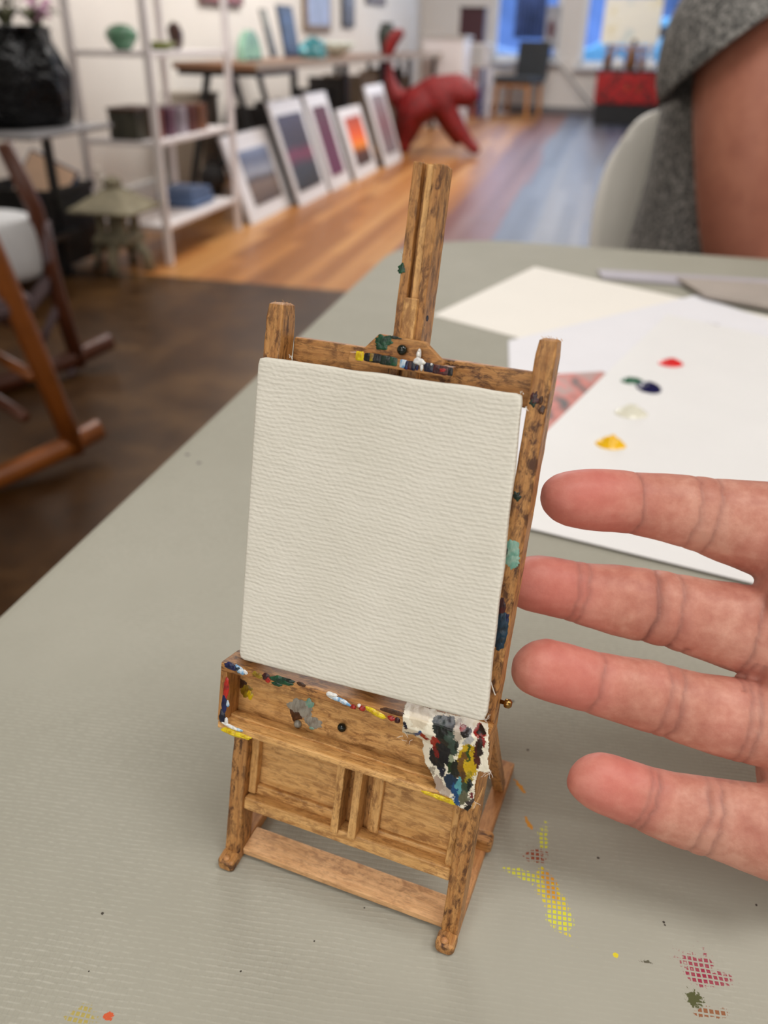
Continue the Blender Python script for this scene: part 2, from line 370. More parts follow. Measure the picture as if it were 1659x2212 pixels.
def wob_box(L, Wd, D, bev=.35, seg=14, amp=.10, seed=0, rnd_end=0):
    """box along local X, mm -> m, edges eased, hand-cut wobble"""
    bm = bmesh.new(); n = seg
    sec = []
    b = min(bev, Wd*.3, D*.3)
    for (sx, sy) in ((-1, -1), (1, -1), (1, 1), (-1, 1)):
        cx, cy = sx*(Wd/2-b), sy*(D/2-b); a0 = {(-1, -1): 180, (1, -1): 270, (1, 1): 0, (-1, 1): 90}[(sx, sy)]
        for k in range(3): sec.append((cx+b*math.cos(R(a0+45*k)), cy+b*math.sin(R(a0+45*k))))
    rings = []
    xs = [-L/2, -L/2+b*.5]+[-L/2+b+(L-2*b)*i/n for i in range(n+1)]+[L/2-b*.5, L/2]
    for i, x in enumerate(xs):
        k = {0: 1-b*1.1/min(Wd, D), 1: 1-b*.35/min(Wd, D)}.get(min(i, len(xs)-1-i), 1)
        if rnd_end and x > L/2-rnd_end: k *= math.sqrt(max(.3, 1-((x-(L/2-rnd_end))/rnd_end)**2*.55))
        ring = []
        for j, (y, z) in enumerate(sec):
            nz = noise.noise(Vector((x*.35+seed*7.1, (j//3)*3.3, seed*1.7)))*amp
            ring.append(Vector((x, y*k+nz, z*k+nz*.7))/1000)
        rings.append(ring)
    loft(bm, rings); bmesh.ops.recalc_face_normals(bm, faces=bm.faces)
    return bm
_sd = [0]
def fr(c, ax):                                           # matrix whose local X is the grain axis, in the leaning frame
    a = {'s': SA, 'x': XA, 't': TA}[ax]; b = {'s': XA, 'x': SA, 't': XA}[ax]; d = a.cross(b)
    M = Matrix.Identity(4)
    for i in range(3): M[i][0], M[i][1], M[i][2], M[i][3] = a[i], b[i], d[i], c[i]
    return M
def sbar(name, x0, x1, s0, s1, t0, t1, ax, mat=WOOD, bev=.35, amp=.1, rnd_end=0, parent=None):
    _sd[0] += 1
    L = {'s': s1-s0, 'x': x1-x0, 't': t1-t0}[ax]; W_ = {'s': x1-x0, 'x': s1-s0, 't': x1-x0}[ax]; D = {'s': t1-t0, 'x': t1-t0, 't': s1-s0}[ax]
    return obj(name, wob_box(L, W_, D, bev, max(4, int(L/3)), amp, _sd[0], rnd_end), mat, parent or easel, fr(SP((x0+x1)/2, (s0+s1)/2, (t0+t1)/2), ax), smooth=False)
def ebar(name, a, b, w, h, mat=WOOD, bev=.35, amp=.08):  # bar between two points of the upright frame (mm)
    _sd[0] += 1
    a = Vector(a)/1000; b = Vector(b)/1000; t = (b-a).normalized(); up = Vector((0, 0, 1)) if abs(t.z) < .9 else Vector((0, 1, 0))
    y = up.cross(t).normalized(); z = t.cross(y); M = Matrix.Identity(4); c = (a+b)/2
    for i in range(3): M[i][0], M[i][1], M[i][2], M[i][3] = t[i], y[i], z[i], c[i]
    return obj(name, wob_box((b-a).length*1000, w, h, bev, max(4, int((b-a).length*300)), amp, _sd[0]), mat, easel, M)
W_ = 67.5
# runners and feet on the table
for x in (2.15, W_-2.15):
    o = ebar('runner', (x, -2.2, 1.65), (x, 63, 1.65), 4.3, 3.3, WOODR)
    ft = ebar('foot', (x, -2.9, 1.9), (x, 1.9, 1.9), 5.0, 3.6, WOOD, .9)
ebar('rear_crosspiece', (4.4, 59.5, 1.7), (63.1, 59.5, 1.7), 4.5, 2.6, WOODL)
ebar('front_board', (4.4, 7.1, 2.3), (63.1, 7.1, 2.3), 8.2, 2.0, WOODL, .25)
for x in (2.15, W_-2.15):
    a = Vector((x, 52, 3.2)); b = SP(x, 60, -7)*1000
    ebar('rear_brace', a, b, 3.2, 3.2, WOOD)
obj('hinge_block', wob_box(7, 4, 5, .8, 4, .1, 3), WOOD, easel, Matrix.Translation(Vector((W_-2.1, 30, 5))/1000))
# posts
for x0 in (0, W_-4.3):
    sbar('side_post', x0, x0+4.3, 3.4, 152.6, -7.1, 0, 's', WOOD, .45, .12, 1.3)
sbar('upper_crossbar', 4.3, 63.2, 137.0, 145.0, -10.2, -6.9, 'x', WOOD)
# lower panelling
sbar('back_panel', 4.3, 31.2, 19.5, 60, -6.2, -5.0, 'x', WOODP, .1)
sbar('back_panel', 38.8, 63.2, 19.5, 60, -6.2, -5.0, 'x', WOODP, .1)
sbar('center_panel', 31.0, 39, 19.5, 60, -7.0, -5.8, 's', WOOD, .1)
sbar('lower_rail', 4.3, 63.2, 17.8, 21.6, -5.2, -.6, 'x', WOODP, .5, .25)
sbar('panel_moulding', 5.8, 30.6, 21.4, 24.4, -5.2, -3.6, 'x', WOODP, .5, .2)
sbar('panel_moulding', 40.4, 62.0, 21.4, 23.0, -5.2, -3.8, 'x', WOODP, .5, .2)
sbar('panel_stile', 4.3, 6.6, 22, 50, -5.2, -2.4, 's', WOODP, .4, .2)
sbar('panel_stile', 61.2, 63.2, 19, 50, -5.2, -1.6, 's', WOODP, .5, .35)
sbar('panel_stile', 39.6, 42.2, 22, 50, -5.2, -3.2, 's', WOODP, .4, .2)
sbar('guide_slat', 30.3, 32.4, 20.6, 50, -5.6, .1, 's', WOODP, .25)
sbar('guide_slat', 35.2, 37.4, 20.6, 50, -5.6, .1, 's', WOODP, .25)
# mast: a grooved bar
mst = sbar('mast', 30.6, 37.0, 55, 185.3, -11.2, -5.4, 's', WOOD, .3)
def mast_flange(x0, x1, t1, mat=WOOD): return sbar('mast_flange', x0, x1, 55, 185.3+random.uniform(-.3, .3), -6, t1, 's', mat, .25, .1)
mast_flange(30.5, 32.6, -3.0); mast_flange(35.0, 37.1, -3.1)
sbar('mast_insert', 33.4, 35.1, 60, 184.9, -6, -3.9, 's', WOODP, .2)
sbar('slide_stick', 32.4, 35.6, 147.5, 157.3, -3.6, -1.9, 's', WOODP, .3)
# clamp plate and lip
def prism(pts, t0, t1):
    bm = bmesh.new(); c = Vector((34, 146.4, 0))
    loft(bm, [[Vector((x, s, t))/1000 for x, s in pts] for t in (t0, t1)]); bmesh.ops.recalc_face_normals(bm, faces=bm.faces); return bm
ML = Matrix.Identity(4)
for i in range(3): ML[i][0], ML[i][1], ML[i][2] = XA[i], SA[i], TA[i]
TR_ = lambda p: Matrix.Translation(p)
c0 = Vector((34, 146.4, 0))/1000
bm = prism([(x-34, s-146.4) for x, s in ((24.8, 143.2), (24.8, 144.9), (28.4, 148.9), (39.2, 148.5), (43.9, 144.8), (43.9, 143.2))], -1.6, .2)
obj('clamp_plate', bm, WOOD, easel, ML @ TR_(c0), bevel=.00025)
lip = sbar('clamp_lip', 22.4, 46.6, 141.9, 144.2, -1.2, 2.0, 'x', WOOD, .25)
bm = lathe(bmesh.new(), [(.0003, -.0006), (.00095, -.0004), (.00115, .0002), (.001, .0007), (.0005, .00105), (.0001, .0011)], 18)
MBEAD = plain('dark_bead', srgb(16, 26, 22), .08); MBRASS = plain('brass', srgb(150, 116, 66), .25, 1)
def bead(name, x, s, t, mat, sc=1): 
    b = lathe(bmesh.new(), [(.0003*sc, -.0006*sc), (.00095*sc, -.0004*sc), (.00118*sc, .0002*sc), (.001*sc, .0007*sc), (.0005*sc, .00105*sc), (.0001*sc, .0011*sc)], 18)
    return obj(name, b, mat, easel, ML @ TR_(Vector((x, s, t))/1000), smooth=True)
bm.free()
o = bead('clamp_knob', *s_hit(869, 756, .8), .8, MBEAD); tag(o, 'black glass bead knob')
# tray box
sbar('tray_top', -.4, 68.0, 62.4, 64.6, 0.02, 8.9, 'x', WOOD, .3)
sbar('tray_back', -.2, 67.7, 48, 62.5, .02, 1.4, 'x', WOODP, .15)
sbar('tray_bottom', -.4, 68.0, 46.2, 48.2, .02, 8.8, 'x', WOODP, .45, .2)
sbar('tray_ledge_strip', 1.4, 66, 48.1, 48.9, 2.4, 5.2, 'x', WOODP, .3, .25)
sbar('tray_cheek', -.4, 1.5, 48.1, 62.5, .02, 8.6, 's', WOOD, .3)
sbar('tray_cheek', 66.1, 68.0, 48.1, 62.5, .02, 8.6, 's', WOOD, .3)
x, s = s_hit(739, 1571, 2.0); o = bead('tray_knob', x, s, 2.0, MBEAD, 1.0); tag(o, 'shiny black bead knob')
x, s = s_hit(643, 1564, 1.8); o = bead('tray_knob', x, s, 1.6, PM['grey'], .9); tag(o, 'knob smeared over with grey paint')
bm = tube(bmesh.new(), [(0, 0, 0), (.0012, 0, 0), (.0013, 0, 0), (.0016, 0, 0), (.0026, 0, 0), (.0031, 0, 0)], [.0005, .0005, .0009, .00115, .0011, .0006], 14)
o = obj('brass_pin', bm, MBRASS, easel, ML @ TR_(Vector((67.3, 67.5, -5.2))/1000), smooth=True)
for x in (2.2, W_-2.4):
    g = lathe(bmesh.new(), [(.0009, 0), (.001, .0003), (.0006, .0007), (.0001, .0008)], 12); obj('glue_drop', g, MBRASS if 0 else WOODR, easel, Matrix.Translation(Vector((x, -1.6, 3.7))/1000), smooth=True)

# paint daubs: raised irregular dabs that lie on the easel's faces
def blob_bm(rx, ry, h, seed, jag=.25, n=44, rings=6, sq=0):
    rnd = random.Random(seed); bm = bmesh.new(); prev = None; V = []
    ph = rnd.uniform(0, 50)
    def rad(a): return 1+jag*1.1*noise.fractal(Vector((math.cos(a)*1.3+ph, math.sin(a)*1.3, seed*.37)), .9, 2.2, 4)+((abs(math.cos(a))**6+abs(math.sin(a))**6)**(-1/6)-1 if sq else 0)
    for k in range(1, rings+1):
        f = k/rings; ring = []
        for i in range(n):
            a = 2*math.pi*i/n; r = rad(a)
            x, y = rx*r*f*math.cos(a), ry*r*f*math.sin(a)
            z = h*(1-f**3)*(1+.9*noise.noise(Vector((x*900+ph, y*900, seed)))) if k < rings else -h*.15
            ring.append(bm.verts.new((x, y, max(z, 0) if k < rings else z)))
        V.append(ring)
    c = bm.verts.new((0, 0, h*1.1))
    for i in range(n):
        j = (i+1) % n; bm.faces.new((c, V[0][i], V[0][j]))
        for a, b in zip(V, V[1:]): bm.faces.new((a[i], b[i], b[j], a[j]))
    bm.normal_update(); return bm
_ds = [100]
FACES = {'front': (XA, SA, TA), 'top': (XA, -TA, SA), 'right': (-TA, SA, XA), 'left': (TA, SA, -XA)}
def daub(x, s, t, rx, ry, col, face='front', ang=0, h=.18, jag=.25, parent=None, sq=0):
    _ds[0] += 1
    a, b, n = FACES[face]; a2 = a*math.cos(R(ang))+b*math.sin(R(ang)); b2 = n.cross(a2)
    M = Matrix.Identity(4); c = SP(x, s, t)
    for i in range(3): M[i][0], M[i][1], M[i][2], M[i][3] = a2[i], b2[i], n[i], c[i]
    return obj('paint_smear', blob_bm(rx/1000, ry/1000, h/1000, _ds[0], jag, sq=sq), PM[col], easel, M, smooth=True)
def dpx(u, v, t, rx, ry, col, **k):
    x, s = s_hit(u, v, t); return daub(x, s, t+.03, rx, ry, col, **k)
# ledge front (t 8.9)
dpx(500, 1440, 8.9, 2.0, .95, 'blue', h=.35); dpx(518, 1447, 8.95, 1.6, .9, 'sky', ang=-30, h=.3); dpx(512, 1444, 9.0, 1.2, .6, 'petrol', h=.3)
dpx(530, 1452, 8.9, .8, .5, 'white', ang=-40); dpx(556, 1458, 8.9, 1.6, .8, 'olive'); dpx(574, 1462, 8.9, 1.2, 1.0, 'maroon'); dpx(578, 1468, 8.95, .7, .8, 'red')
dpx(608, 1470, 8.9, 3.2, 1.0, 'green', h=.3); dpx(622, 1470, 8.95, 2.0, .5, 'darkgreen', h=.3); dpx(598, 1478, 8.92, 1.4, .6, 'green')
dpx(716, 1502, 8.9, 1.5, .9, 'white', h=.5); dpx(724, 1508, 9.0, 1.6, .6, 'sky', h=.4, ang=-10); dpx(742, 1516, 8.95, 2.3, .6, 'sky', h=.35, ang=-14)
dpx(763, 1527, 9.0, .8, .6, 'red', h=.4); dpx(782, 1530, 9.0, .8, .7, 'red', h=.4); dpx(776, 1524, 8.95, .5, .5, 'white', h=.4)
dpx(812, 1540, 8.95, 2.6, .8, 'yellow', h=.4, ang=-12); dpx(845, 1552, 9.0, 1.0, .65, 'red', h=.4); dpx(858, 1556, 8.95, .7, .8, 'maroon', h=.3)
dpx(850, 1538, 8.9, 3.4, .7, 'brown', h=.12); dpx(650, 1478, 8.9, 1.2, .6, 'brown', h=.1)
# left cheek front edge
dpx(489, 1486, 8.62, .8, 3.0, 'red', h=.25); dpx(484, 1520, 8.62, .8, 2.6, 'blue', h=.25); dpx(480, 1548, 8.62, .9, 2.0, 'navy', h=.25); dpx(492, 1520, 8.62, .5, .9, 'sky', h=.2)
# tray bottom edge
dpx(504, 1583, 8.85, 3.8, .9, 'yellow', h=.45, ang=-2); dpx(530, 1592, 8.85, 1.8, .6, 'yellow', h=.3); dpx(500, 1570, 8.9, 2.6, .5, 'white', h=.35, ang=-8); dpx(489, 1558, 8.9, .5, 1.3, 'white', h=.3)
dpx(515, 1576, 8.9, 1.4, .4, 'sky', h=.3)
dpx(930, 1716, 8.9, 2.2, .6, 'yellow', h=.3); dpx(965, 1728, 8.9, 3.4, .8, 'yellow', h=.3)
# tray back
dpx(532, 1492, 1.42, 1.8, 1.8, 'olive', h=.12, jag=.5); dpx(540, 1500, 1.44, .9, 1.3, 'yellow', h=.2, jag=.5); dpx(522, 1478, 1.42, 1.5, 1.4, 'brown', h=.1, jag=.45)
dpx(650, 1530, 1.44, 3.1, 2.6, 'grey', h=.12, jag=.5); dpx(676, 1560, 1.42, 2.4, 1.5, 'grey', h=.1, jag=.5); dpx(668, 1520, 1.5, 1.3, 1.2, 'teal', h=.1, jag=.5); dpx(640, 1545, 1.46, 1.4, 1.6, 'brown', h=.1, jag=.5)
dpx(673, 1573, 1.5, .7, .4, 'teal', h=.1)
# clamp
L_ = dict(sq=1, jag=.08, h=.1)
dpx(777, 769, 2.0, .95, 1.05, 'yellow', **{**L_, 'h': .22}); dpx(806, 773, 2.0, 2.1, 1.0, 'black', **L_); dpx(803, 772, 2.06, .5, .9, 'olive', **L_); dpx(838, 779, 2.03, 2.0, 1.0, 'darkgreen', **L_); dpx(850, 781, 2.08, .9, .9, 'green', **L_)
dpx(830, 736, .25, 2.0, 1.3, 'green', h=.1, jag=.45); dpx(822, 746, .25, 1.5, .8, 'green', h=.1, jag=.45); dpx(852, 729, .25, 1.6, .3, 'darkgreen', h=.06, jag=.4)
dpx(872, 786, 2.02, .9, .9, 'sky', **L_); dpx(884, 789, 2.05, 1.3, 1.0, 'maroon', **L_); dpx(878, 789, 2.1, .35, .9, 'blue', **L_); dpx(893, 791, 2.1, .5, .95, 'navy', **L_)
dpx(905, 781, 2.1, 1.5, .8, 'white', h=.45, jag=.3); dpx(904, 768, 1.3, .55, 1.5, 'white', h=.7, jag=.2); dpx(906, 758, 1.3, .4, .4, 'white', h=.6, jag=.2); dpx(901, 793, 2.15, .35, .7, 'blue', h=.2); dpx(911, 794, 2.2, .4, .7, 'white', h=.25)
dpx(927, 794, 2.03, 1.2, 1.0, 'navy', **L_); dpx(951, 799, 2.03, 1.9, 1.0, 'maroon', **L_); dpx(956, 799, 2.1, .8, .5, 'red', h=.08, jag=.4); dpx(973, 803, 2.03, .6, .9, 'black', **L_); dpx(932, 787, 2.1, .3, .25, 'white', h=.1)
dpx(868, 581, -2.95, 1, 1.1, 'green', h=.08, jag=.5); dpx(923, 688, -2.95, .3, .6, 'navy', h=.1); 
dpx(846, 801, -6.85, .8, 1.3, 'darkgreen', h=.08); dpx(876, 808, -6.85, 2.0, .8, 'black', h=.08, jag=.4)
# right post
dpx(1155, 860, .02, .9, 1.3, 'maroon', h=.12, jag=.5); dpx(1152, 868, .03, .7, 1.0, 'darkgreen', h=.1, jag=.5); dpx(1170, 885, .02, .6, 1.1, 'brown', h=.1, jag=.5)
dpx(1117, 1072, .02, .9, .9, 'darkgreen', h=.15, jag=.45); dpx(1106, 1190, .02, 1.9, 2.4, 'teal', h=.12, jag=.35); dpx(1108, 1212, .02, 1.6, 1.8, 'teal', h=.1, jag=.5); dpx(1093, 1190, .06, .5, 1.2, 'darkgreen', h=.12, jag=.4)
dpx(1079, 1362, .02, 1.8, 4.4, 'petrol', h=.2, jag=.3, ang=-8); dpx(1084, 1310, .02, .8, 2.2, 'maroon', h=.12, jag=.4); dpx(1080, 1385, .05, 1.2, 2.2, 'petrol', h=.2, jag=.3); dpx(1096, 1335, .05, .35, 1.2, 'blue', h=.1, jag=.4); dpx(1076, 1272, .02, .4, 1.4, 'red', h=.1)
daub(66, 140, 0.02, .5, 1.0, 'brown')

# paint-caked scrap of cloth over the right end of the tray
def poly_in(x, y, P):
    c = False; j = len(P)-1
    for i in range(len(P)):
        (xi, yi), (xj, yj) = P[i], P[j]
        if (yi > y) != (yj > y) and x < (xj-xi)*(y-yi)/(yj-yi)+xi: c = not c
        j = i
    return c
OUT = [(872, 1528), (869, 1565), (862, 1590), (868, 1600), (885, 1597), (896, 1606), (902, 1612), (904, 1640), (909, 1662), (921, 1672), (930, 1690), (937, 1705), (934, 1712), (972, 1724), (985, 1738), (992, 1742), (1012, 1752), (1021, 1742), (1026, 1716), (1028, 1690), (1034, 1665), (1044, 1668), (1058, 1668), (1055, 1645), (1057, 1590), (1054, 1556), (1052, 1542), (1040, 1552), (1000, 1548), (960, 1540), (915, 1526), (880, 1514)]
STR = [  # painted strokes on the scrap: centre px, half sizes px, angle deg, colour
    (905, 1545, 22, 30, 0, (238, 232, 220)), (899, 1590, 16, 8, -30, (90, 150, 190)), (874, 1567, 5, 9, 0, (24, 40, 100)), (880, 1590, 14, 5, 10, (180, 190, 190)),
    (911, 1594, 6, 10, 0, (205, 40, 34)), (916, 1603, 8, 5, 0, (190, 40, 40)),
    (948, 1575, 12, 30, -12, (28, 80, 50)), (965, 1590, 22, 45, -14, (20, 48, 40)), (978, 1600, 12, 32, -10, (120, 140, 130)), (955, 1560, 9, 12, 0, (24, 92, 58)), (975, 1565, 10, 16, 10, (14, 34, 26)),
    (990, 1580, 10, 28, 6, (220, 214, 205)), (985, 1612, 6, 12, 0, (70, 90, 70)), (1008, 1583, 14, 10, 0, (60, 22, 26)), (1000, 1574, 7, 8, 0, (190, 36, 30)), (1012, 1600, 10, 9, 0, (215, 215, 215)),
    (1035, 1585, 10, 22, -14, (196, 40, 34)), (1040, 1580, 7, 12, -20, (60, 18, 24)), (1036, 1604, 8, 12, 0, (120, 24, 20)), (1046, 1600, 4, 14, 0, (190, 44, 30)),
    (938, 1612, 12, 20, -10, (206, 52, 30)), (944, 1624, 10, 18, -16, (60, 24, 40)), (955, 1620, 10, 14, -20, (20, 26, 74)), (960, 1634, 16, 22, -20, (22, 24, 66)), (930, 1640, 11, 14, 0, (20, 24, 66)), (950, 1650, 12, 12, 0, (18, 20, 52)),
    (935, 1655, 16, 6, 20, (12, 18, 56)), (938, 1632, 6, 14, -18, (180, 44, 28)), (952, 1672, 8, 14, -20, (34, 60, 110)),
    (975, 1645, 6, 14, 0, (200, 206, 190)), (972, 1658, 6, 12, 0, (60, 120, 40)), (985, 1660, 10, 20, 0, (60, 72, 30)), (1010, 1635, 22, 28, 4, (222, 204, 30)), (1005, 1650, 16, 26, 4, (170, 140, 34)), (1018, 1655, 16, 24, 0, (226, 208, 36)),
    (1012, 1628, 5, 20, 4, (110, 140, 40)), (1030, 1632, 7, 30, -3, (140, 66, 26)), (1036, 1618, 7, 16, 0, (90, 40, 24)), (1000, 1680, 12, 14, 0, (150, 120, 40)), (1014, 1682, 8, 16, 0, (200, 190, 40)),
    (975, 1690, 14, 20, -20, (60, 110, 140)), (985, 1715, 9, 26, -10, (70, 140, 180)), (992, 1700, 6, 20, -6, (150, 200, 205)), (1005, 1700, 10, 14, 0, (120, 140, 120)), (1015, 1696, 6, 14, 0, (30, 70, 64)),
    (1002, 1725, 10, 14, 0, (160, 160, 140)), (1018, 1718, 5, 8, 0, (170, 60, 90)), (1016, 1735, 8, 10, 0, (130, 120, 120)), (1012, 1746, 7, 5, 0, (40, 30, 30)), (945, 1700, 14, 16, -30, (214, 204, 196)), (965, 1712, 12, 10, 0, (224, 216, 208)), (930, 1672, 8, 8, 0, (205, 200, 190))]
def rag():
    bm = bmesh.new(); lay = bm.loops.layers.color.new('Col'); NX, NY = 130, 170; G = {}; K = {}
    for i in range(NX):
        for j in range(NY):
            u = 858+(1064-858)*i/(NX-1); v = 1500+(1756-1500)*j/(NY-1)
            du = 5*noise.noise(Vector((u*.09, v*.09, 3)))+2.4*noise.noise(Vector((u*.4, v*.4, 9))); dv = 5*noise.noise(Vector((u*.09+9, v*.09, 5)))+2.4*noise.noise(Vector((u*.4, v*.4, 19)))
            if not poly_in(u+du*.6, v+dv*.6, OUT): continue
            t = 9.35
            x, s = s_hit(u, v, t)
            lum = noise.fractal(Vector((u*.05, v*.05, 1)), .7, 2, 4)
            t += .35*noise.noise(Vector((u*.045, v*.045, 1)))+.07*noise.noise(Vector((u*.2, v*.12, 4)))
            if s > 64.95:                                  # lies back over the top of the ledge, under the canvas
                Wm = EM.inverted(); hp = Wm @ at_plane(u, v, EM @ SP(0, 64.95, 0), EM.to_3x3() @ SA)
                x, s, t = hp.dot(XA)*1000, 64.95+.12*noise.noise(Vector((u*.1, v*.1, 2))), hp.dot(TA)*1000
            elif s > 62.2: t = max(t, 9.05)
            elif x < 61.5: t -= min(3.6, (61.5-x)*.42)*min(1, (62.2-s)/4)      # the hem sags back into the tray
            t = max(t, 2.2)
            col = (246, 243, 234)
            for (cu, cv, ru, rv, an, c) in STR:
                a = R(an); X = (u+du*1.4-cu)*math.cos(a)+(v+dv*1.4-cv)*math.sin(a); Y = -(u+du*1.4-cu)*math.sin(a)+(v+dv*1.4-cv)*math.cos(a)
                d = (X/ru)**2+(Y/rv)**2
                if d < 1 and noise.noise(Vector((u*.6, v*.16, cu))) > -.75+.9*max(0, d-.55): col = c
            sp = noise.noise(Vector((u*.8, v*.3, 77)))
            if sp > .5 and col[0] < 200: col = tuple(int(q*.55+230*.3) for q in col)
            K[i, j] = srgb(*col); G[i, j] = bm.verts.new(SP(x, s, t))
    for i in range(NX-1):
        for j in range(NY-1):
            q = [(i, j), (i, j+1), (i+1, j+1), (i+1, j)]
            if all(k in G for k in q):
                f = bm.faces.new([G[k] for k in q])
                for lp, k in zip(f.loops, q): lp[lay] = K[k]
    return bm
tm = NT('paint_caked_cloth', .32); at_ = tm.n('VertexColor', layer_name='Col'); tm.col(at_.outputs[0]); tm.bump(tm.noise(tm.coord(), 1500, 4, .6), .35, .0002)
ragp = thing('paint_rag', 'torn white scrap caked with multicoloured paint over the right end of the easel tray', 'rag', EO, EY)
o = obj('cloth', rag(), tm.m, ragp, smooth=True, solid=.00025)
fz = bmesh.new(); rnd = random.Random(5)
for (u, v, n_) in ((866, 1595, 3), (885, 1598, 2), (1052, 1550, 7), (1053, 1668, 10), (1026, 1735, 3)):
    for k in range(n_):
        x, s = s_hit(u+rnd.uniform(-6, 6), v+rnd.uniform(-5, 5), 9.4); a = rnd.uniform(0, 6.28); P = SP(x, s, 9.3); pts = [P]
        for q in range(4):
            a += rnd.uniform(-.9, .9); pts.append(pts[-1]+(XA*math.cos(a)+SA*math.sin(a)+TA*rnd.uniform(0, .3))*.00038)
        tube(fz, pts, .000035, 5)
x, s = s_hit(1063, 1480, .4)
for k in range(3): tube(fz, [SP(x-1, s+2, .4), SP(x, s, .6), SP(x+.5+k*.3, s-1.2-k*.5, .5)], .00012, 5)
MTHR = plain('white_fibre', srgb(235, 232, 225), .7); obj('loose_fibres', fz, MTHR, ragp)

# ------------------------------------------------------------------ blank canvas
def canvas_mat():
    t = NT('primed_canvas', .75, spec=.25)
    v = t.coord(); sep = t.n('SeparateXYZ'); t.l(v, sep.inputs[0]); X, Y = sep.outputs[0], sep.outputs[1]
    wob = t.math('MULTIPLY', t.noise(t.coord((1, .25, 1)), 260, 3), .0010)
    wob2 = t.math('MULTIPLY', t.noise(t.coord((1, 1, 1)), 30, 2), .004)
    sy = t.math('SINE', t.math('MULTIPLY', t.math('ADD', t.math('ADD', Y, wob), wob2), 2*math.pi/.00098))
    sx = t.math('SINE', t.math('ADD', t.math('MULTIPLY', t.math('ADD', X, wob2), 2*math.pi/.00150), t.math('MULTIPLY', Y, 3200)))
    n = t.noise(t.coord((.55, 1, 1)), 900, 3, .6); n2 = t.noise(t.coord((.12, 1, 1)), 230, 4, .55)
    h = t.math('ADD', t.math('MULTIPLY', sy, .26), t.math('MULTIPLY', sx, .12)); h = t.math('ADD', h, t.math('MULTIPLY', t.noise(t.coord((.42, 1.1, 1)), 1050, 2, .5), 2.0)); h = t.math('ADD', h, t.math('MULTIPLY', n, .8)); h = t.math('ADD', h, t.math('MULTIPLY', n2, 1.8))
    t.col(t.ramp(t.noise(t.coord(), 60, 3), [(.3, srgb(218, 215, 203)), (.7, srgb(225, 222, 211))])); t.bump(h, .5, .00017); return t.m
MC = canvas_mat()
canv = thing('blank_canvas', 'small blank cream-white stretched canvas with coarse weave resting on the tiny easel\'s tray', 'canvas', EO, EY)
def canvas():
    pts = {}
    tt, tb_ = 2.7, 7.9
    def tv(v): return tb_
    # front face corners found on the leaning face, then joined as a soft-edged slab
    TL, TRc, BRc, BL = [(*s_hit(u, v, t), t) for u, v, t in ((557, 770, tt), (1128, 853, tt), (1047, 1562, tb_), (515, 1424, tb_))]
    back = 2.3; N = 40
    def q(a, b, off=0):
        x = (TL[0]*(1-a)+TRc[0]*a)*(1-b)+(BL[0]*(1-a)+BRc[0]*a)*b; s = (TL[1]*(1-a)+TRc[1]*a)*(1-b)+(BL[1]*(1-a)+BRc[1]*a)*b; t = tt*(1-b)+tb_*b
        # softly uneven outline and puffed face
        e = .35*noise.noise(Vector((a*7, b*7, 2)))
        return Vector((x+e*(1 if a > .5 else -1)*(1 if a in (0, 1) else 0), s+e*(1 if b in (0, 1) else 0), t-off))
    def inset(a, b, d): # move towards the middle by d mm
        w = 64; h = 75
        return (min(max(a, d/w), 1-d/w), min(max(b, d/h), 1-d/h))
    bm = bmesh.new()
    per = [(i/N, 0) for i in range(N)]+[(1, i/N) for i in range(N)]+[(1-i/N, 1) for i in range(N)]+[(0, 1-i/N) for i in range(N)]
    rings = []
    cor = 1.3
    def rc(a, b, d):
        x, y = a*64, b*75; r = cor
        cx = min(max(x, r+d), 64-r-d); cy = min(max(y, r+d), 75-r-d); dx, dy = x-cx, y-cy; L = math.hypot(dx, dy)
        if L > r: x, y = cx+dx/L*r, cy+dy/L*r
        x = min(max(x, d), 64-d); y = min(max(y, d), 75-d)
        return x/64, y/75
    for d, off in ((.2, back), (0, back-.3), (0, .6), (.08, .3), (.28, .1), (.6, 0)):
        rings.append([q(*rc(a, b, d), off) for a, b in per])
    Rg = [[bm.verts.new(p/1000) for p in r] for r in rings]; n = len(per)
    for A, B in zip(Rg, Rg[1:]):
        for i in range(n): bm.faces.new((A[i], A[(i+1) % n], B[(i+1) % n], B[i]))
    bm.faces.new(Rg[0][::-1])
    # front grid
    grid = {}
    for i in range(N+1):
        for j in range(N+1):
            a, b = i/N, j/N
            if i == 0 or j == 0 or i == N or j == N: continue
            grid[i, j] = bm.verts.new(q(*rc(a, b, .6), -.12*noise.noise(Vector((a*3, b*3, 8))))/1000)
    idx = {}
    for k, (a, b) in enumerate(per): idx[round(a*N), round(b*N)] = Rg[-1][k]
    g = lambda i, j: grid.get((i, j)) or idx[(i, j)]
    for i in range(N):
        for j in range(N): bm.faces.new((g(i, j), g(i, j+1), g(i+1, j+1), g(i+1, j)))
    bmesh.ops.recalc_face_normals(bm, faces=bm.faces)
    return bm
bm = canvas(); 
cobj = obj('canvas_face', bm, MC, canv, ML, smooth=True)
MRAW = plain('stretcher_core', srgb(196, 170, 130), .7)
bm = bmesh.new(); bx(bm, (33, 100, 2.0), (54, 60, 1.0))
for v in bm.verts: v.co = Vector((v.co.x, v.co.y, v.co.z+(140-v.co.y)*.066))/1000
obj('stretcher_back', bm, MRAW, canv, ML)
fz = bmesh.new()
for (u, v) in ((1128, 852), (1134, 880), (628, 768)):
    for k in range(4):
        x, s = s_hit(u+random.uniform(-5, 5), v+random.uniform(-4, 4), 2.2); tube(fz, [SP(x, s, 2.0), SP(x+random.uniform(-.5, .8), s+random.uniform(-.8, .6), 2.4)], .00006, 5)
obj('loose_thread', fz, MTHR, canv)
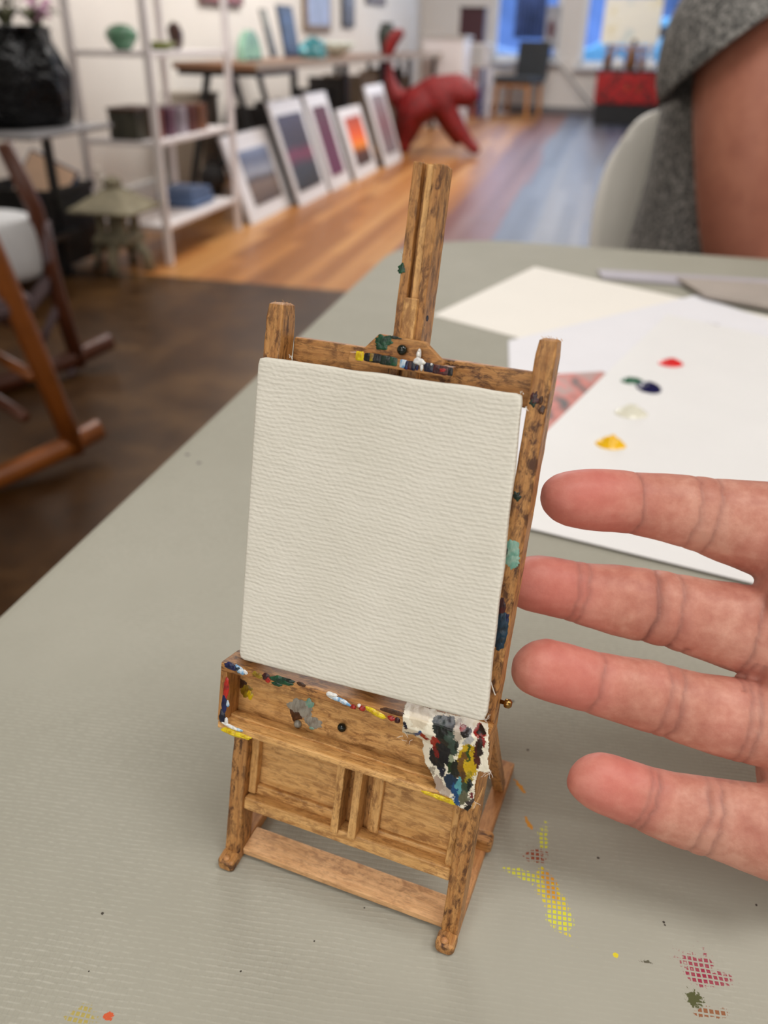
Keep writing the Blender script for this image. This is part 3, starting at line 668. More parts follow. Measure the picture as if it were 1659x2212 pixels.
# tiny splinters on the cut wood
fz = bmesh.new(); rnd = random.Random(2)
for k in range(60):
    x0, x1, s0 = rnd.choice(((30.5, 37.2, 185.2), (0, 4.3, 152.4), (63.2, 67.5, 152.4), (67.5, 67.6, 60+90*rnd.random()), (37.1, 37.2, 150+35*rnd.random()), (30.4, 30.5, 160+25*rnd.random())))
    x = rnd.uniform(x0, x1); t = rnd.uniform(-6, 0) if x0 in (0, 63.2, 67.5) else rnd.uniform(-9, -3.2)
    a = rnd.uniform(0, 6.28); tube(fz, [SP(x, s0-.2, t), SP(x+.35*math.cos(a), s0+.3+.3*rnd.random(), t+.3*math.sin(a)), SP(x+.8*math.cos(a+.6), s0+.4+.4*math.sin(a), t+.4)], .000035, 4)
o = obj('wood_splinters', fz, WOODP, easel)
tag(o, kind='stuff')

# ------------------------------------------------------------------ papers and paint on the table
def sheet(name, px, z, mat, label, cat, th=.0003):
    P = [at_z(u, v, .75) for u, v in px]; c = sum(P, Vector())/len(P)
    t = thing(name, label, cat, (c.x, c.y, .75)); bm = bmesh.new()
    loft(bm, [[Vector((p.x-c.x, p.y-c.y, z+k)) for p in P] for k in (0, th)]); bmesh.ops.recalc_face_normals(bm, faces=bm.faces)
    me = bpy.data.meshes.new(name); bm.to_mesh(me); bm.free()
    bpy.data.objects.remove(t); o = bpy.data.objects.new(name, me); C.objects.link(o); me.materials.append(mat); o.location = (c.x, c.y, .7502); return tag(o, label, cat)
MP1 = plain('paper_warm', srgb(244, 240, 232), .7, var=.01); MP2 = plain('paper_cool', srgb(236, 236, 242), .7, var=.015); MP3 = plain('paper_palette', srgb(238, 238, 238), .55, var=.015)
sheet('paper_sheet', [(1155, 577), (2050, 768), (1760, 900), (935, 682)], .0, MP1, 'large blank white drawing sheet farthest back on the grey table', 'paper')
sheet('paper_sheet', [(1098, 738), (1500, 640), (1900, 770), (1105, 1040)], .0004, MP2, 'cool white printed sheet between the blank sheet and the palette paper', 'paper')
ph = sheet('photo_print', [(1192, 812), (1300, 806), (1420, 850), (1150, 985)], .0008, None, 'printed picture in red and grey tones peeking out beside the right easel post', 'print')
t = NT('photo_print_ink', .4); n = t.noise(t.coord((1, .5, 1)), 38, 2); t.col(t.ramp(n, [(.38, srgb(90, 84, 84)), (.46, srgb(206, 120, 108)), (.54, srgb(176, 150, 145)), (.6, srgb(226, 128, 118))])); ph.data.materials.clear(); ph.data.materials.append(t.m)
sheet('paper_sheet', [(1440, 683), (2100, 830), (1900, 1335), (1000, 1112)], .0012, MP3, 'white palette paper with five blobs of wet paint, nearest to the hand', 'paper')
MINK = plain('faded_ink', srgb(190, 188, 190), .7); MINK2 = plain('grey_ink', srgb(150, 148, 150), .7)
def print_lines(quads, z, label):
    bm = bmesh.new(); c = at_z(quads[0][0], quads[0][1], .75)
    for (u0, v0, u1, v1, h) in quads:
        P = [at_z(u0, v0, .75), at_z(u1, v1, .75), at_z(u1, v1+h, .75), at_z(u0, v0+h, .75)]
        vs = [bm.verts.new(p-c+Vector((0, 0, z))) for p in P]; bm.faces.new(vs[::-1])
    return bm, c
pal = [o for o in C.objects if o.name == 'paper_sheet.002'][0]
bm, c = print_lines([(1505, 699, 1512, 700, 10), (1516, 700, 1530, 702, 11), (1533, 703, 1541, 704, 8), (1543, 704, 1552, 706, 9)], .0016, 0)
o = obj('faint_printing', bm, MINK2, pal, Matrix.Translation(c-pal.location))
bm, c = print_lines([(1425, 885, 1560, 915, 60), (1590, 850, 1659, 866, 90), (1440, 820, 1500, 830, 4)], .00157, 0)
o = obj('faint_printing', bm, plain('show_through', srgb(230, 230, 230), .6), pal, Matrix.Translation(c-pal.location))
def blob(u, v, rx, ry, h, mat, label, ang=0, peak=None, seed=1):
    P = at_z(u, v, .7516)
    bm = blob_bm(rx, ry, h, seed, .10, 40, 8)
    if peak:
        for vt in bm.verts:
            d = math.hypot(vt.co.x/rx, vt.co.y/ry); vt.co.z += peak*math.exp(-d*d*7)
    o = obj('paint_blob', bm, mat, None, Matrix.Translation((P.x, P.y, .7518)) @ Matrix.Rotation(R(ang), 4, 'Z'), smooth=True)
    return tag(o, label, 'paint')
def wet(name, c): return plain(name, c, .15, var=.05, scale=200)
blob(1450, 786, .0095, .0075, .0022, wet('wet_red', srgb(226, 34, 36)), 'red paint blob on the palette paper', 15, .0015, 1)
blob(1366, 824, .0080, .0055, .0018, wet('wet_green', srgb(18, 92, 60)), 'small green paint blob touching the dark blue one', 0, 0, 2)
blob(1401, 838, .0088, .0105, .0022, wet('wet_blue', srgb(22, 22, 72)), 'dark blue paint blob on the palette paper', 0, .001, 3)
blob(1362, 893, .0105, .0085, .0025, wet('wet_white', srgb(232, 230, 212)), 'creamy white paint blob on the palette paper', 0, .003, 4)
blob(1319, 960, .0088, .0075, .0022, wet('wet_yellow', srgb(250, 196, 12)), 'yellow paint blob on the palette paper, nearest the fingertips', 0, .0035, 5)
# flat things at the far right of the table
MCLEAR = plain('cloudy_plastic', srgb(184, 180, 190), .55)
o = sheet('plastic_sleeve', [(1290, 588), (1700, 612), (1720, 640), (1300, 604)], .0006, MCLEAR, 'cloudy clear plastic sleeve lying behind the blank sheet', 'sleeve', .002)
o = sheet('cardboard_sheet', [(1460, 612), (1900, 640), (1900, 725), (1520, 650)], .0028, plain('grey_board', srgb(172, 162, 154), .8), 'grey-brown board on the plastic sleeve at the right end of the table', 'board', .003)

# ------------------------------------------------------------------ the hand
def skin_mat(name, a, b, c, sc=1.0, seams=False):
    t = NT(name, .5, spec=.3)
    n1 = t.noise(t.coord(), 55*sc, 4, .55); n2 = t.noise(t.coord(), 260*sc, 4, .6)
    n1 = t.math('ADD', t.math('MULTIPLY', n1, .55), t.math('MULTIPLY', n2, .45)); col = t.ramp(n1, [(.36, a), (.5, b), (.62, c)])
    if seams:
        vc = t.n('VertexColor', layer_name='Tint'); sp = t.n('SeparateColor'); t.l(vc.outputs[0], sp.inputs[0])
        col = t.mix(t.math('MULTIPLY', sp.outputs[0], .62), col, srgb(206, 112, 104))
        col = t.mix(t.math('MULTIPLY', sp.outputs[1], .8), col, srgb(140, 92, 84))
    t.col(col)
    n3 = t.noise(t.coord(), 1400, 3, .6)
    fp = t.n('TexWave', wave_type='RINGS'); fp.inputs['Scale'].default_value = 350; fp.inputs['Distortion'].default_value = 14; fp.inputs['Detail Scale'].default_value = .4
    t.l(t.coord((1, 1, 1)), fp.inputs['Vector'])
    t.bump(t.math('ADD', t.math('MULTIPLY', n2, 1), t.math('MULTIPLY', n3, .22)), .3, .0005)
    t.b.inputs['Subsurface Weight'].default_value = .12; t.b.inputs['Subsurface Radius'].default_value = (.004, .0015, .001); t.b.inputs['Subsurface Scale'].default_value = 1
    return t.m
MSK = skin_mat('hand_skin', srgb(180, 114, 98), srgb(197, 136, 118), srgb(212, 157, 138), 1.0, True)
def hand():
    FG = {  # (u, top v, bottom v), depth mm at the tip and at the base, creases u
     'index': ([(1171, 1058, 1088), (1176, 1042, 1102), (1186, 1032, 1114), (1200, 1023, 1127), (1225, 1015, 1139), (1260, 1011, 1146), (1300, 1011, 1150), (1339, 1014, 1152), (1375, 1018, 1156), (1425, 1019, 1169), (1479, 1023, 1184), (1520, 1027, 1198), (1570, 1030, 1220), (1620, 1033, 1239), (1670, 1037, 1258), (1740, 1052, 1270)], 207, 214, [(1365, 1), (1484, .8), (1524, .9)]),
     'middle': ([(1083, 1244, 1272), (1088, 1230, 1286), (1098, 1218, 1298), (1112, 1207, 1308), (1135, 1200, 1318), (1160, 1197, 1325), (1186, 1199, 1331), (1220, 1205, 1339), (1267, 1213, 1354), (1330, 1217, 1375), (1398, 1226, 1388), (1452, 1234, 1401), (1510, 1243, 1424), (1570, 1251, 1446), (1620, 1262, 1462), (1670, 1273, 1478), (1740, 1288, 1484)], 212, 211, [(1232, .8), (1252, .8), (1398, .9), (1450, 1), (1612, 1)]),
     'ring': ([(1109, 1420, 1450), (1114, 1405, 1468), (1124, 1392, 1482), (1140, 1380, 1497), (1168, 1373, 1511), (1213, 1383, 1525), (1267, 1400, 1539), (1330, 1412, 1561), (1385, 1419, 1579), (1448, 1435, 1598), (1500, 1447, 1617), (1547, 1454, 1633), (1600, 1464, 1648), (1670, 1478, 1665), (1740, 1494, 1678)], 206, 207, [(1278, .9), (1420, .8), (1450, 1), (1592, .8), (1615, .9)]),
     'pinky': ([(1229, 1662, 1688), (1233, 1648, 1702), (1243, 1634, 1717), (1258, 1623, 1731), (1280, 1618, 1748), (1310, 1622, 1764), (1339, 1632, 1776), (1389, 1648, 1796), (1440, 1662, 1820), (1502, 1672, 1841), (1547, 1678, 1855), (1600, 1684, 1877), (1670, 1694, 1903), (1740, 1712, 1905)], 207, 201, [(1376, .7), (1394, 1), (1500, .9), (1534, 1)])}
    bm = bmesh.new(); CRS = []; TIPS = []
    n = 28
    for k, (prof, d0, d1, cr) in FG.items():
        # centre line with arclength, section perpendicular to the finger
        u0, u1 = prof[0][0], prof[-1][0]; pts = []
        P = []
        for (u, a, b) in prof:
            f = (u-u0)/(u1-u0); bend = 5*math.sin(math.pi*min(1, f*1.0))   # slightly curled towards the viewer
            d = (d0*(1-f)+d1*f+bend*.8)/1000
            P.append((at_depth(u, (a+b)/2, d), (b-a)/2*d/FPX*.985))
        rings = []
        for i, (c, r) in enumerate(P):
            if i < 5: c0_, c1_ = P[3][0], P[6][0]
            else: c0_, c1_ = P[i-1][0], P[min(i+1, len(P)-1)][0]
            t = (c1_-c0_).normalized(); up = CU-t*CU.dot(t); up.normalize(); dp = t.cross(up).normalized()
            if dp.dot(CF) < 0: dp = -dp
            rr = r*math.sqrt(max(.5, 1-(abs(t.dot(CU)))**2))
            fl = .86
            rings.append([c+up*rr*math.cos(2*math.pi*q/n)+dp*rr*fl*math.sin(2*math.pi*q/n)*(1.0 if math.sin(2*math.pi*q/n) < 0 else .9) for q in range(n)])
        tip = P[0][0]-(P[3][0]-P[0][0]).normalized()*.0008
        loft(bm, rings)
        for (cu, w_) in cr:
            for i in range(len(prof)-1):
                if prof[i][0] <= cu <= prof[i+1][0]:
                    f = (cu-prof[i][0])/(prof[i+1][0]-prof[i][0]); c = P[i][0].lerp(P[i+1][0], f); r = P[i][1]*(1-f)+P[i+1][1]*f
                    t = (P[min(i+1, len(P)-1)][0]-P[max(i-1, 0)][0]).normalized(); CRS.append((c, t, r, w_))
        TIPS.append((P[5][0], .011))
    # palm slab (mostly outside the frame), heel and wrist: rings running away to the right
    def el(u, v0, v1, d, th, nn=36, sq=2.6):
        c = at_depth(u, (v0+v1)/2, d/1000); h = (v1-v0)/2*d/1000/FPX; out = []
        for q in range(nn):
            a = 2*math.pi*q/nn; ca, sa = math.cos(a), math.sin(a)
            r = (abs(ca)**sq+abs(sa)**sq)**(-1/sq)
            out.append(c+CU*h*r*ca+CF*th/2000*r*sa)
        return out
    loft(bm, [el(1640, 1290, 1640, 209, 10), el(1656, 1130, 1790, 209, 15), el(1685, 1050, 1880, 208, 20), el(1760, 1040, 1935, 207, 25), el(1900, 1060, 1985, 206, 27), el(2050, 1090, 2020, 207, 30), el(2200, 1140, 2030, 208, 33), el(2360, 1230, 2010, 209, 34), el(2470, 1330, 1960, 210, 34), el(2560, 1380, 1920, 211, 37), el(2800, 1370, 1960, 214, 42), el(3150, 1330, 2040, 220, 52)])
    # thumb, raised beside the palm outside the frame
    th_ = [(2250, 1300, 208), (2120, 1130, 204), (2010, 960, 200), (1930, 800, 198), (1880, 690, 197), (1868, 655, 197)]
    pts = [at_depth(u, v, d/1000) for u, v, d in th_]; tube(bm, pts, [.017, .0145, .0115, .0112, .0095, .005], 20, up=CF)
    me = bpy.data.meshes.new('h'); bm.to_mesh(me); bm.free()
    o = bpy.data.objects.new('h', me); C.objects.link(o)
    r = o.modifiers.new('r', 'REMESH'); r.mode = 'VOXEL'; r.voxel_size = .00075; r.use_smooth_shade = True
    s = o.modifiers.new('s', 'SMOOTH'); s.iterations = 7; s.factor = .5
    dg = bpy.context.evaluated_depsgraph_get(); ev = o.evaluated_get(dg); me2 = bpy.data.meshes.new_from_object(ev)
    bpy.data.objects.remove(o)
    # creases and tints
    ca = me2.color_attributes.new('Tint', 'FLOAT_COLOR', 'POINT'); me2.update()
    nor = [v.normal.copy() for v in me2.vertices]
    for v in me2.vertices:
        p = v.co; red = 0; dk = 0; dep = 0
        for (c, t, r, w_) in CRS:
            d = p-c; al = d.dot(t); ra = (d-t*al).length
            if ra < r*1.5 and abs(al) < .006:
                al += .0007*noise.noise(p*260)
                facing = max(0, -nor[v.index].dot(CF)+.35)
                dep += w_*.00055*math.exp(-(al/.00055)**2)*min(1, facing); dk += w_*(.5*math.exp(-(al/.00055)**2)+.16*math.exp(-(al/.0026)**2))*min(1, facing)
                dep -= .00018*math.exp(-((abs(al)-.0028)/.0015)**2)*min(1, facing)
        for (c, r) in TIPS:
            d = (p-c).length; red = max(red, min(1, max(0, 1.35-d/(r*1.25))))
        red = min(1, red+.5*max(0, noise.noise(p*85)))
        # fine lengthwise lines
        v.co = p-nor[v.index]*(dep*.8+.00009*noise.noise(Vector((p.x*120, p.y*120, p.z*600)))+.00018*noise.noise(p*90))
        ca.data[v.index].color = (red, min(1, dk), 0, 1)
    return me2
hm = hand(); P0 = at_z(2300, 1990, .75)
for v in hm.vertices: v.co -= Vector((P0.x, P0.y, .75))
ho = mobj('hand', hm, None, None, smooth=True); hm.materials.clear(); hm.materials.append(MSK); ho.location = (P0.x, P0.y, .75)
tag(ho, 'open right hand, palm to the viewer, four fingers pointing left behind the tiny easel', 'hand')

# ------------------------------------------------------------------ seated person beyond the table
MSK2 = skin_mat('arm_skin', srgb(158, 100, 82), srgb(168, 108, 88), srgb(178, 118, 96), .15)
MSH = NT('grey_pattern_cloth', .85); n = MSH.noise(MSH.coord(), 190, 4, .65, .8); n2 = MSH.noise(MSH.coord(), 260, 2)
MSH.col(MSH.mix(MSH.math('MULTIPLY', n2, .4), MSH.ramp(n, [(.40, srgb(62, 62, 62)), (.5, srgb(112, 111, 109)), (.6, srgb(176, 174, 170))]), srgb(70, 70, 70))); MSH = MSH.m
FD = Vector((.86, -.51, 0)); RT = Vector((-.51, -.86, 0)); Z = Vector((0, 0, 1))
SH = at_plane(1640, 95, Vector((0, 1.14, 0)), Vector((0, 1, 0)))     # right shoulder
TC = SH-RT*.20; TC = Vector((TC.x, TC.y, 0))
pers = thing('person', 'seated person in sleeveless grey patterned top beyond the table, bare arm toward the camera', 'person', (TC.x, TC.y, 0))
L = lambda f, r, z: FD*f+RT*r+Z*z     # in the person's own frame (origin below the torso)
sh = L(0, .20, SH.z-.02)
body = [L(0, 0, .50), L(0, 0, .65), L(0, 0, .82), L(0, 0, .97), L(0, 0, 1.06), L(.02, 0, 1.13), L(.04, 0, 1.24),
        L(0, .15, 1.0), sh, L(.02, .235, .86), L(.05, .24, .70), L(.20, .21, .64), L(.30, .17, .645), L(.36, .15, .65),
        L(0, -.15, 1.0), L(0, -.2, .97), L(.02, -.235, .84), L(.05, -.24, .70), L(.20, -.21, .66), L(.30, -.17, .66),
        L(.05, .10, .47), L(.42, .12, .47), L(.44, .12, .1), L(.52, .12, .05), L(.05, -.10, .47), L(.42, -.12, .47), L(.44, -.12, .1), L(.52, -.12, .05)]
ed = [(0, 1), (1, 2), (2, 3), (3, 4), (4, 5), (5, 6), (3, 7), (7, 8), (8, 9), (9, 10), (10, 11), (11, 12), (12, 13), (3, 14), (14, 15), (15, 16), (16, 17), (17, 18), (18, 19), (0, 20), (20, 21), (21, 22), (22, 23), (0, 24), (24, 25), (25, 26), (26, 27)]
rad = [.14, .135, .14, .12, .06, .055, .095, .08, .082, .075, .062, .05, .035, .03, .08, .07, .06, .052, .045, .03, .085, .065, .045, .035, .085, .065, .045, .035]
b = skin('body', body, ed, rad, MSK2, pers, 2)
def ering(c, rf, rs, n=32, sq=2.4):
    o = []
    for k in range(n):
        a = 2*math.pi*k/n; ca, sa = math.cos(a), math.sin(a); r = (abs(ca)**sq+abs(sa)**sq)**(-1/sq); o.append(c+FD*rf*r*ca+RT*rs*r*sa)
    return o
bm = bmesh.new()
loft(bm, [ering(L(-.01, 0, .46), .19, .225), ering(L(-.01, 0, .50), .185, .225), ering(L(-.005, 0, .62), .16, .20), ering(L(0, 0, .78), .145, .185), ering(L(0, 0, .92), .14, .19), ering(L(0, 0, 1.0), .12, .19), ering(L(0, 0, 1.05), .085, .14), ering(L(0, 0, 1.08), .07, .08)], cap=False)
# cap sleeve: part of a rounded shell over the shoulder, cut along a slanting armhole
cut_n = (FD*-.62+Z*.78).normalized()
sl_b = bmesh.new(); bmesh.ops.create_uvsphere(sl_b, u_segments=36, v_segments=24, radius=.112)
for v in sl_b.verts: v.co = Vector((v.co.x, v.co.y, v.co.z*1.15))+sh
bmesh.ops.bisect_plane(sl_b, geom=sl_b.verts[:]+sl_b.edges[:]+sl_b.faces[:], plane_co=sh+cut_n*.024, plane_no=cut_n, clear_inner=True)
obj('shirt', bm, MSH, pers, smooth=True, solid=.004); obj('sleeve', sl_b, MSH, pers, smooth=True, solid=.005)
bm = bmesh.new(); bmesh.ops.create_uvsphere(bm, u_segments=24, v_segments=16, radius=.112)
for v in bm.verts: v.co = Vector((v.co.x, v.co.y, v.co.z*1.1))+L(.01, 0, 1.285)
bmesh.ops.delete(bm, geom=[v for v in bm.verts if (v.co-L(.01, 0, 1.285)).dot(FD) > .05 and v.co.z < 1.35], context='VERTS')
obj('hair', bm, plain('brown_hair', srgb(70, 48, 34), .6), pers, smooth=True, solid=.008)
bm = bmesh.new()
for s_ in (.12, -.12): tube(bm, [L(.0, s_, .48), L(.2, s_, .485), L(.43, s_, .48), L(.445, s_, .3), L(.445, s_, .06)], [.11, .1, .08, .065, .06], 16)
obj('trousers', bm, plain('dark_trousers', srgb(40, 42, 52), .8), pers, smooth=True)
# white moulded chair
MWH = plain('white_shell', srgb(250, 247, 238), .35, var=.01)
YB = 1.50
XL = at_plane(1275, 540, Vector((0, YB, 0)), Vector((0, 1, 0))); ZT = at_plane(1425, 229, Vector((0, YB, 0)), Vector((0, 1, 0))).z
CC = Vector((XL.x+.235, YB-.235, 0))
wc = thing('shell_chair', 'white moulded shell chair with rounded back behind the seated person', 'chair', CC, R(4))
def shell_bm():
    bm = bmesh.new(); NU, NV = 30, 60; rows = []
    path = [(.22, .43), (.18, .445), (.05, .43), (-.10, .43), (-.17, .46), (-.205, .56), (-.222, .66), (-.232, .76), (-.238, ZT)]
    for j in range(NV+1):
        f = j/NV*(len(path)-1); i = min(int(f), len(path)-2); g = f-i; pf = path[i][0]*(1-g)+path[i+1][0]*g; pz = path[i][1]*(1-g)+path[i+1][1]*g
        q = j/NV; hw = .235
        if q > .8: hw = .235-.012*(q-.8)/.2
        if q < .12: hw = .235*math.sqrt(max(.1, 1-((.12-q)/.14)**2.5))
        row = []
        for k in range(NU+1):
            s_ = -1+2*k/NU; z = pz+(.03*s_*s_ if q < .5 else 0)
            if q > .8:                                   # round the two upper corners
                e = (q-.8)/.2; z -= e*e*.055*abs(s_)**6
                hw2 = hw-.022*e*e*abs(s_)**3
            else: hw2 = hw
            row.append(bm.verts.new((hw2*s_, -(pf+(.02*s_*s_*min(1, (q-.45)*5) if q > .45 else 0)), z)))
        rows.append(row)
    for a, b_ in zip(rows, rows[1:]):
        for k in range(NU): bm.faces.new((a[k], a[k+1], b_[k+1], b_[k]))
    return bm
obj('seat_shell', shell_bm(), MWH, wc, smooth=True, solid=.007)
MOAK = plain('light_oak', srgb(190, 130, 70), .5)
for f_ in (-.17, .17):
    for s_ in (-.18, .18): obj('leg', tube(bmesh.new(), [(s_*.6, f_*.6, .425), (s_*1.15, f_*1.2, 0)], [.014, .010], 12), MOAK, wc)

# ------------------------------------------------------------------ background along the left wall
MWHT = plain('white_metal', srgb(232, 226, 226), .4, var=.02); MBLK = plain('black_metal', srgb(20, 20, 22), .4)
sf = rthing('shelf_unit', 'white open metal shelf unit standing by the left wall beside the stone lantern', 'shelf', -2.08, 4.03)
for x in (-.18, .18):
    for y in (-.42, .42): box('post', (x, y, .85), (.028, .028, 1.7), MWHT, sf)
for z in (.16, .52, .87, 1.25, 1.62): box('shelf_board', (0, 0, z), (.36, .84, .022), MWHT, sf, .003)
# things on the shelf unit
def on(name, label, cat, u, v, p, z, group=None):
    """empty standing at height z, placed where the photo shows it in the plane p"""
    P = room_p(u, v, p); return rthing(name, label, cat, P.x, P.y, z)
o = on('glass_bowl', 'green glass bowl on the top visible shelf of the white unit', 'bowl', 265, 98, -2.05, .881)
bm = lathe(bmesh.new(), [(.02, 0), (.035, .005), (.055, .03), (.068, .055), (.06, .08), (.035, .095), (.012, .1)], 24); obj('bowl_body', bm, plain('green_glass', srgb(96, 140, 112), .12, var=.3, scale=12), o, smooth=True)
obj('foot_ring', lathe(bmesh.new(), [(.03, -.0), (.034, .004), (.03, .008)], 20), plain('dark_green', srgb(40, 60, 44), .3), o)
o = on('glass_dish', 'low yellow-green dish on the white shelf beside the brown ornament', 'dish', 345, 98, -2.0, .881)
obj('dish_body', lathe(bmesh.new(), [(.03, 0), (.06, .01), (.075, .03), (.07, .035), (.05, .02), (.01, .015)], 24), plain('moss_glass', srgb(112, 118, 60), .2, var=.3, scale=15), o, smooth=True)
o = on('brown_ornament', 'dark brown knobbly ornament on the white shelf right of the yellow-green dish', 'ornament', 382, 98, -2.0, .881)
bm = bmesh.new(); bmesh.ops.create_icosphere(bm, subdivisions=3, radius=.035)
for v in bm.verts: v.co = Vector((v.co.x, v.co.y, v.co.z*1.6+.056))*(1+.25*noise.noise(v.co*40))
obj('ornament_body', bm, plain('brown_glaze', srgb(70, 46, 40), .3, var=.4, scale=25), o, smooth=True)
o = on('painted_box', 'dark green and brown painted box on the middle shelf of the white unit', 'box', 292, 296, -2.06, .531)
box('box_body', (0, 0, .06), (.14, .19, .12), plain('dark_pattern', srgb(64, 62, 52), .5, var=.6, scale=14), o, .004); box('lid', (0, 0, .125), (.146, .206, .012), plain('brown_lid', srgb(84, 54, 40), .5), o, .003)
for k, (u, c, lb) in enumerate(((326, (120, 56, 34), 'rust coloured'), (352, (110, 74, 92), 'dull purple'), (378, (160, 150, 160), 'pale mauve'), (398, (90, 40, 30), 'dark red'), (420, (120, 76, 50), 'tan brown'))):
    o = on('book', '%s upright book on the middle shelf of the white unit' % lb, 'book', u, 292, -2.0, .531, 'books on the middle shelf'); o['group'] = 'books on the middle shelf of the white unit'
    box('cover', (0, 0, .06), (.12, .035+.01*k, .12), plain('cover_%d' % k, srgb(*c), .5, var=.3, scale=20), o, .002); box('pages', (-.003, 0, .06), (.122, .024+.01*k, .112), MP1, o)
o = on('blue_cushion', 'folded pale blue cloth on the lowest shelf of the white unit', 'cloth', 400, 428, -2.08, .171)
for k in range(3): box('fold', (0, 0, .015+.028*k), (.22-.01*k, .26-.015*k, .026), plain('blue_cloth_%d' % k, srgb(96, 118, 156), .8, var=.2, scale=10), o, .01)
o = on('black_bag', 'black soft bag on the lowest shelf, right of the blue cloth', 'bag', 462, 410, -2.1, .171)
bm = bmesh.new(); bmesh.ops.create_cube(bm, size=1)
for v in bm.verts: v.co = Vector((v.co.x*.2*(1-.3*(v.co.z > 0)), v.co.y*.22, v.co.z*.16+.08))
obj('bag_body', bm, plain('black_fabric', srgb(24, 22, 22), .7), o, sub=2, smooth=True); obj('handle', tube(bmesh.new(), [(0, -.05, .13), (0, -.04, .18), (0, .04, .18), (0, .05, .13)], .007, 8), MBLK, o)
# stone lantern
ln = rthing('stone_lantern', 'grey stone garden lantern with wide pagoda roof standing on the floor', 'lantern', -2.06, 3.46)
MST = plain('weathered_stone', srgb(136, 128, 106), .85, var=.25, scale=18)
def sq(s, z, r=0): return [Vector((s*math.cos(R(45+90*k+r)), s*math.sin(R(45+90*k+r)), z)) for k in range(4)]
bm = bmesh.new()
for k in range(4):
    a = R(90*k+8); tube(bm, [(.125*math.cos(a), .125*math.sin(a), 0), (.115*math.cos(a), .115*math.sin(a), .07), (.07*math.cos(a), .07*math.sin(a), .125)], [.026, .024, .03], 8)
obj('legs', bm, MST, ln, smooth=True)
obj('platform', loft(bmesh.new(), [sq(.10, .115), sq(.125, .13), sq(.125, .15), sq(.10, .165)]), MST, ln, bevel=.006)
bm = bmesh.new()
for k in range(4):
    a = R(45+90*k); bx(bm, (.075*math.cos(a), .075*math.sin(a), .215), (.03, .03, .11))
bx(bm, (0, 0, .215), (.06, .06, .10)); obj('light_chamber', bm, MST, ln)
obj('roof', loft(bmesh.new(), [sq(.20, .255), sq(.225, .272), sq(.16, .30), sq(.10, .33), sq(.06, .35), sq(.035, .36)]), MST, ln, bevel=.008)
obj('finial', lathe(bmesh.new(), [(.03, .355), (.042, .37), (.036, .39), (.015, .40), (.002, .405)], 14), MST, ln, smooth=True)
# grey glass-topped table with big black vase
gt = rthing('side_table', 'grey-topped table with dark legs at the left, carrying the black vase', 'table', -2.35, 3.05)
lb_ = room_q(200, 266, 3.2)
bm = bmesh.new(); bx(bm, (0, 0, .62), (.82, .55, .02)); obj('table_top', bm, plain('grey_top', srgb(140, 138, 140), .25), gt, bevel=.006)
for x in (-.36, .12):
    for y in (-.23, .23): box('leg', (x, y, .305), (.03, .03, .61), MBLK, gt)
box('lower_shelf', (-.08, 0, .2), (.6, .46, .02), MBLK, gt)
vs = rthing('black_vase', 'big glossy black faceted pot on the grey side table', 'pot', -2.26, 3.08, .631)
bm = bmesh.new(); prof = [(.235, 0), (.25, .03), (.255, .10), (.26, .17), (.235, .24), (.215, .28), (.205, .31), (.21, .325), (.18, .325), (.17, .26)]
rings = []
for r, z in prof:
    rings.append([Vector(((r+.012*math.cos(9*a)+.008*math.sin(14*a+z*30))*math.cos(a), (r+.012*math.cos(9*a))*math.sin(a), z)) for a in [2*math.pi*k/72 for k in range(72)]])
loft(bm, rings); MVB = NT('black_glaze', .1, spec=.2); MVB.col(srgb(4, 5, 7)); MVB.bump(MVB.noise(MVB.coord(), 30, 2), .9, .03); obj('pot_body', bm, MVB.m, vs, smooth=True)
obj('rim', lathe(bmesh.new(), [(.18, .31), (.214, .32), (.214, .335), (.18, .335)], 40), MVB.m, vs, smooth=True)
# orchids / foliage in the pot
MLF = plain('leaf', srgb(110, 112, 84), .5, var=.4, scale=20); MPK = plain('orchid_petal', srgb(214, 170, 196), .5, var=.2, scale=20); MPK2 = plain('orchid_lip', srgb(120, 48, 84), .5)
def flower_plant(label, p, q, z, pet, seed, n_=5):
    r = random.Random(seed); t = rthing('flowering_plant', label, 'plant', p, q, z)
    for k in range(n_):
        a = r.uniform(0, 6.28); h = r.uniform(.05, .16); x, y = r.uniform(-.05, .05), r.uniform(-.05, .05)
        st = obj('stem', tube(bmesh.new(), [(x*.3, y*.3, 0), (x*.7, y*.7, h*.6), (x, y, h)], .003, 6), MLF, t)
        bm = bmesh.new()
        for j in range(5):
            b_ = a+j*1.2566; c = Vector((x, y, h)); d = Vector((math.cos(b_), math.sin(b_)*.6, .5*math.sin(b_))); e = d.cross(Vector((0, 0, 1))).normalized()*.012
            vs_ = [bm.verts.new(q_) for q_ in (c, c+d*.03+e*1.7, c+d*.058, c+d*.03-e*1.7)]; bm.faces.new(vs_)
        fl = obj('flower', bm, pet, t, solid=.002)
        lp = bmesh.new(); bmesh.ops.create_icosphere(lp, subdivisions=1, radius=.008)
        for v in lp.verts: v.co += Vector((x, y, h+.003))
        obj('flower_heart', lp, MPK2, fl)
    bm = bmesh.new()
    for k in range(6):
        a = k*1.05+seed; d = Vector((math.cos(a), math.sin(a), 0)); e = Vector((-d.y, d.x, 0))*.015
        pv = None
        for j in range(5):
            f = j/4; c = d*.10*f+Vector((0, 0, .07*math.sin(f*2.4))); ww = math.sin(math.pi*(f*.9+.08)); cur = (bm.verts.new(c-e*ww), bm.verts.new(c+e*ww))
            if pv: bm.faces.new((pv[0], pv[1], cur[1], cur[0]))
            pv = cur
    obj('leaves', bm, MLF, t, solid=.002)
P = room_q(78, 62, 3.1); flower_plant('pink orchid sprig in the black pot', P.x, 3.1, .95, MPK, 3, 7)
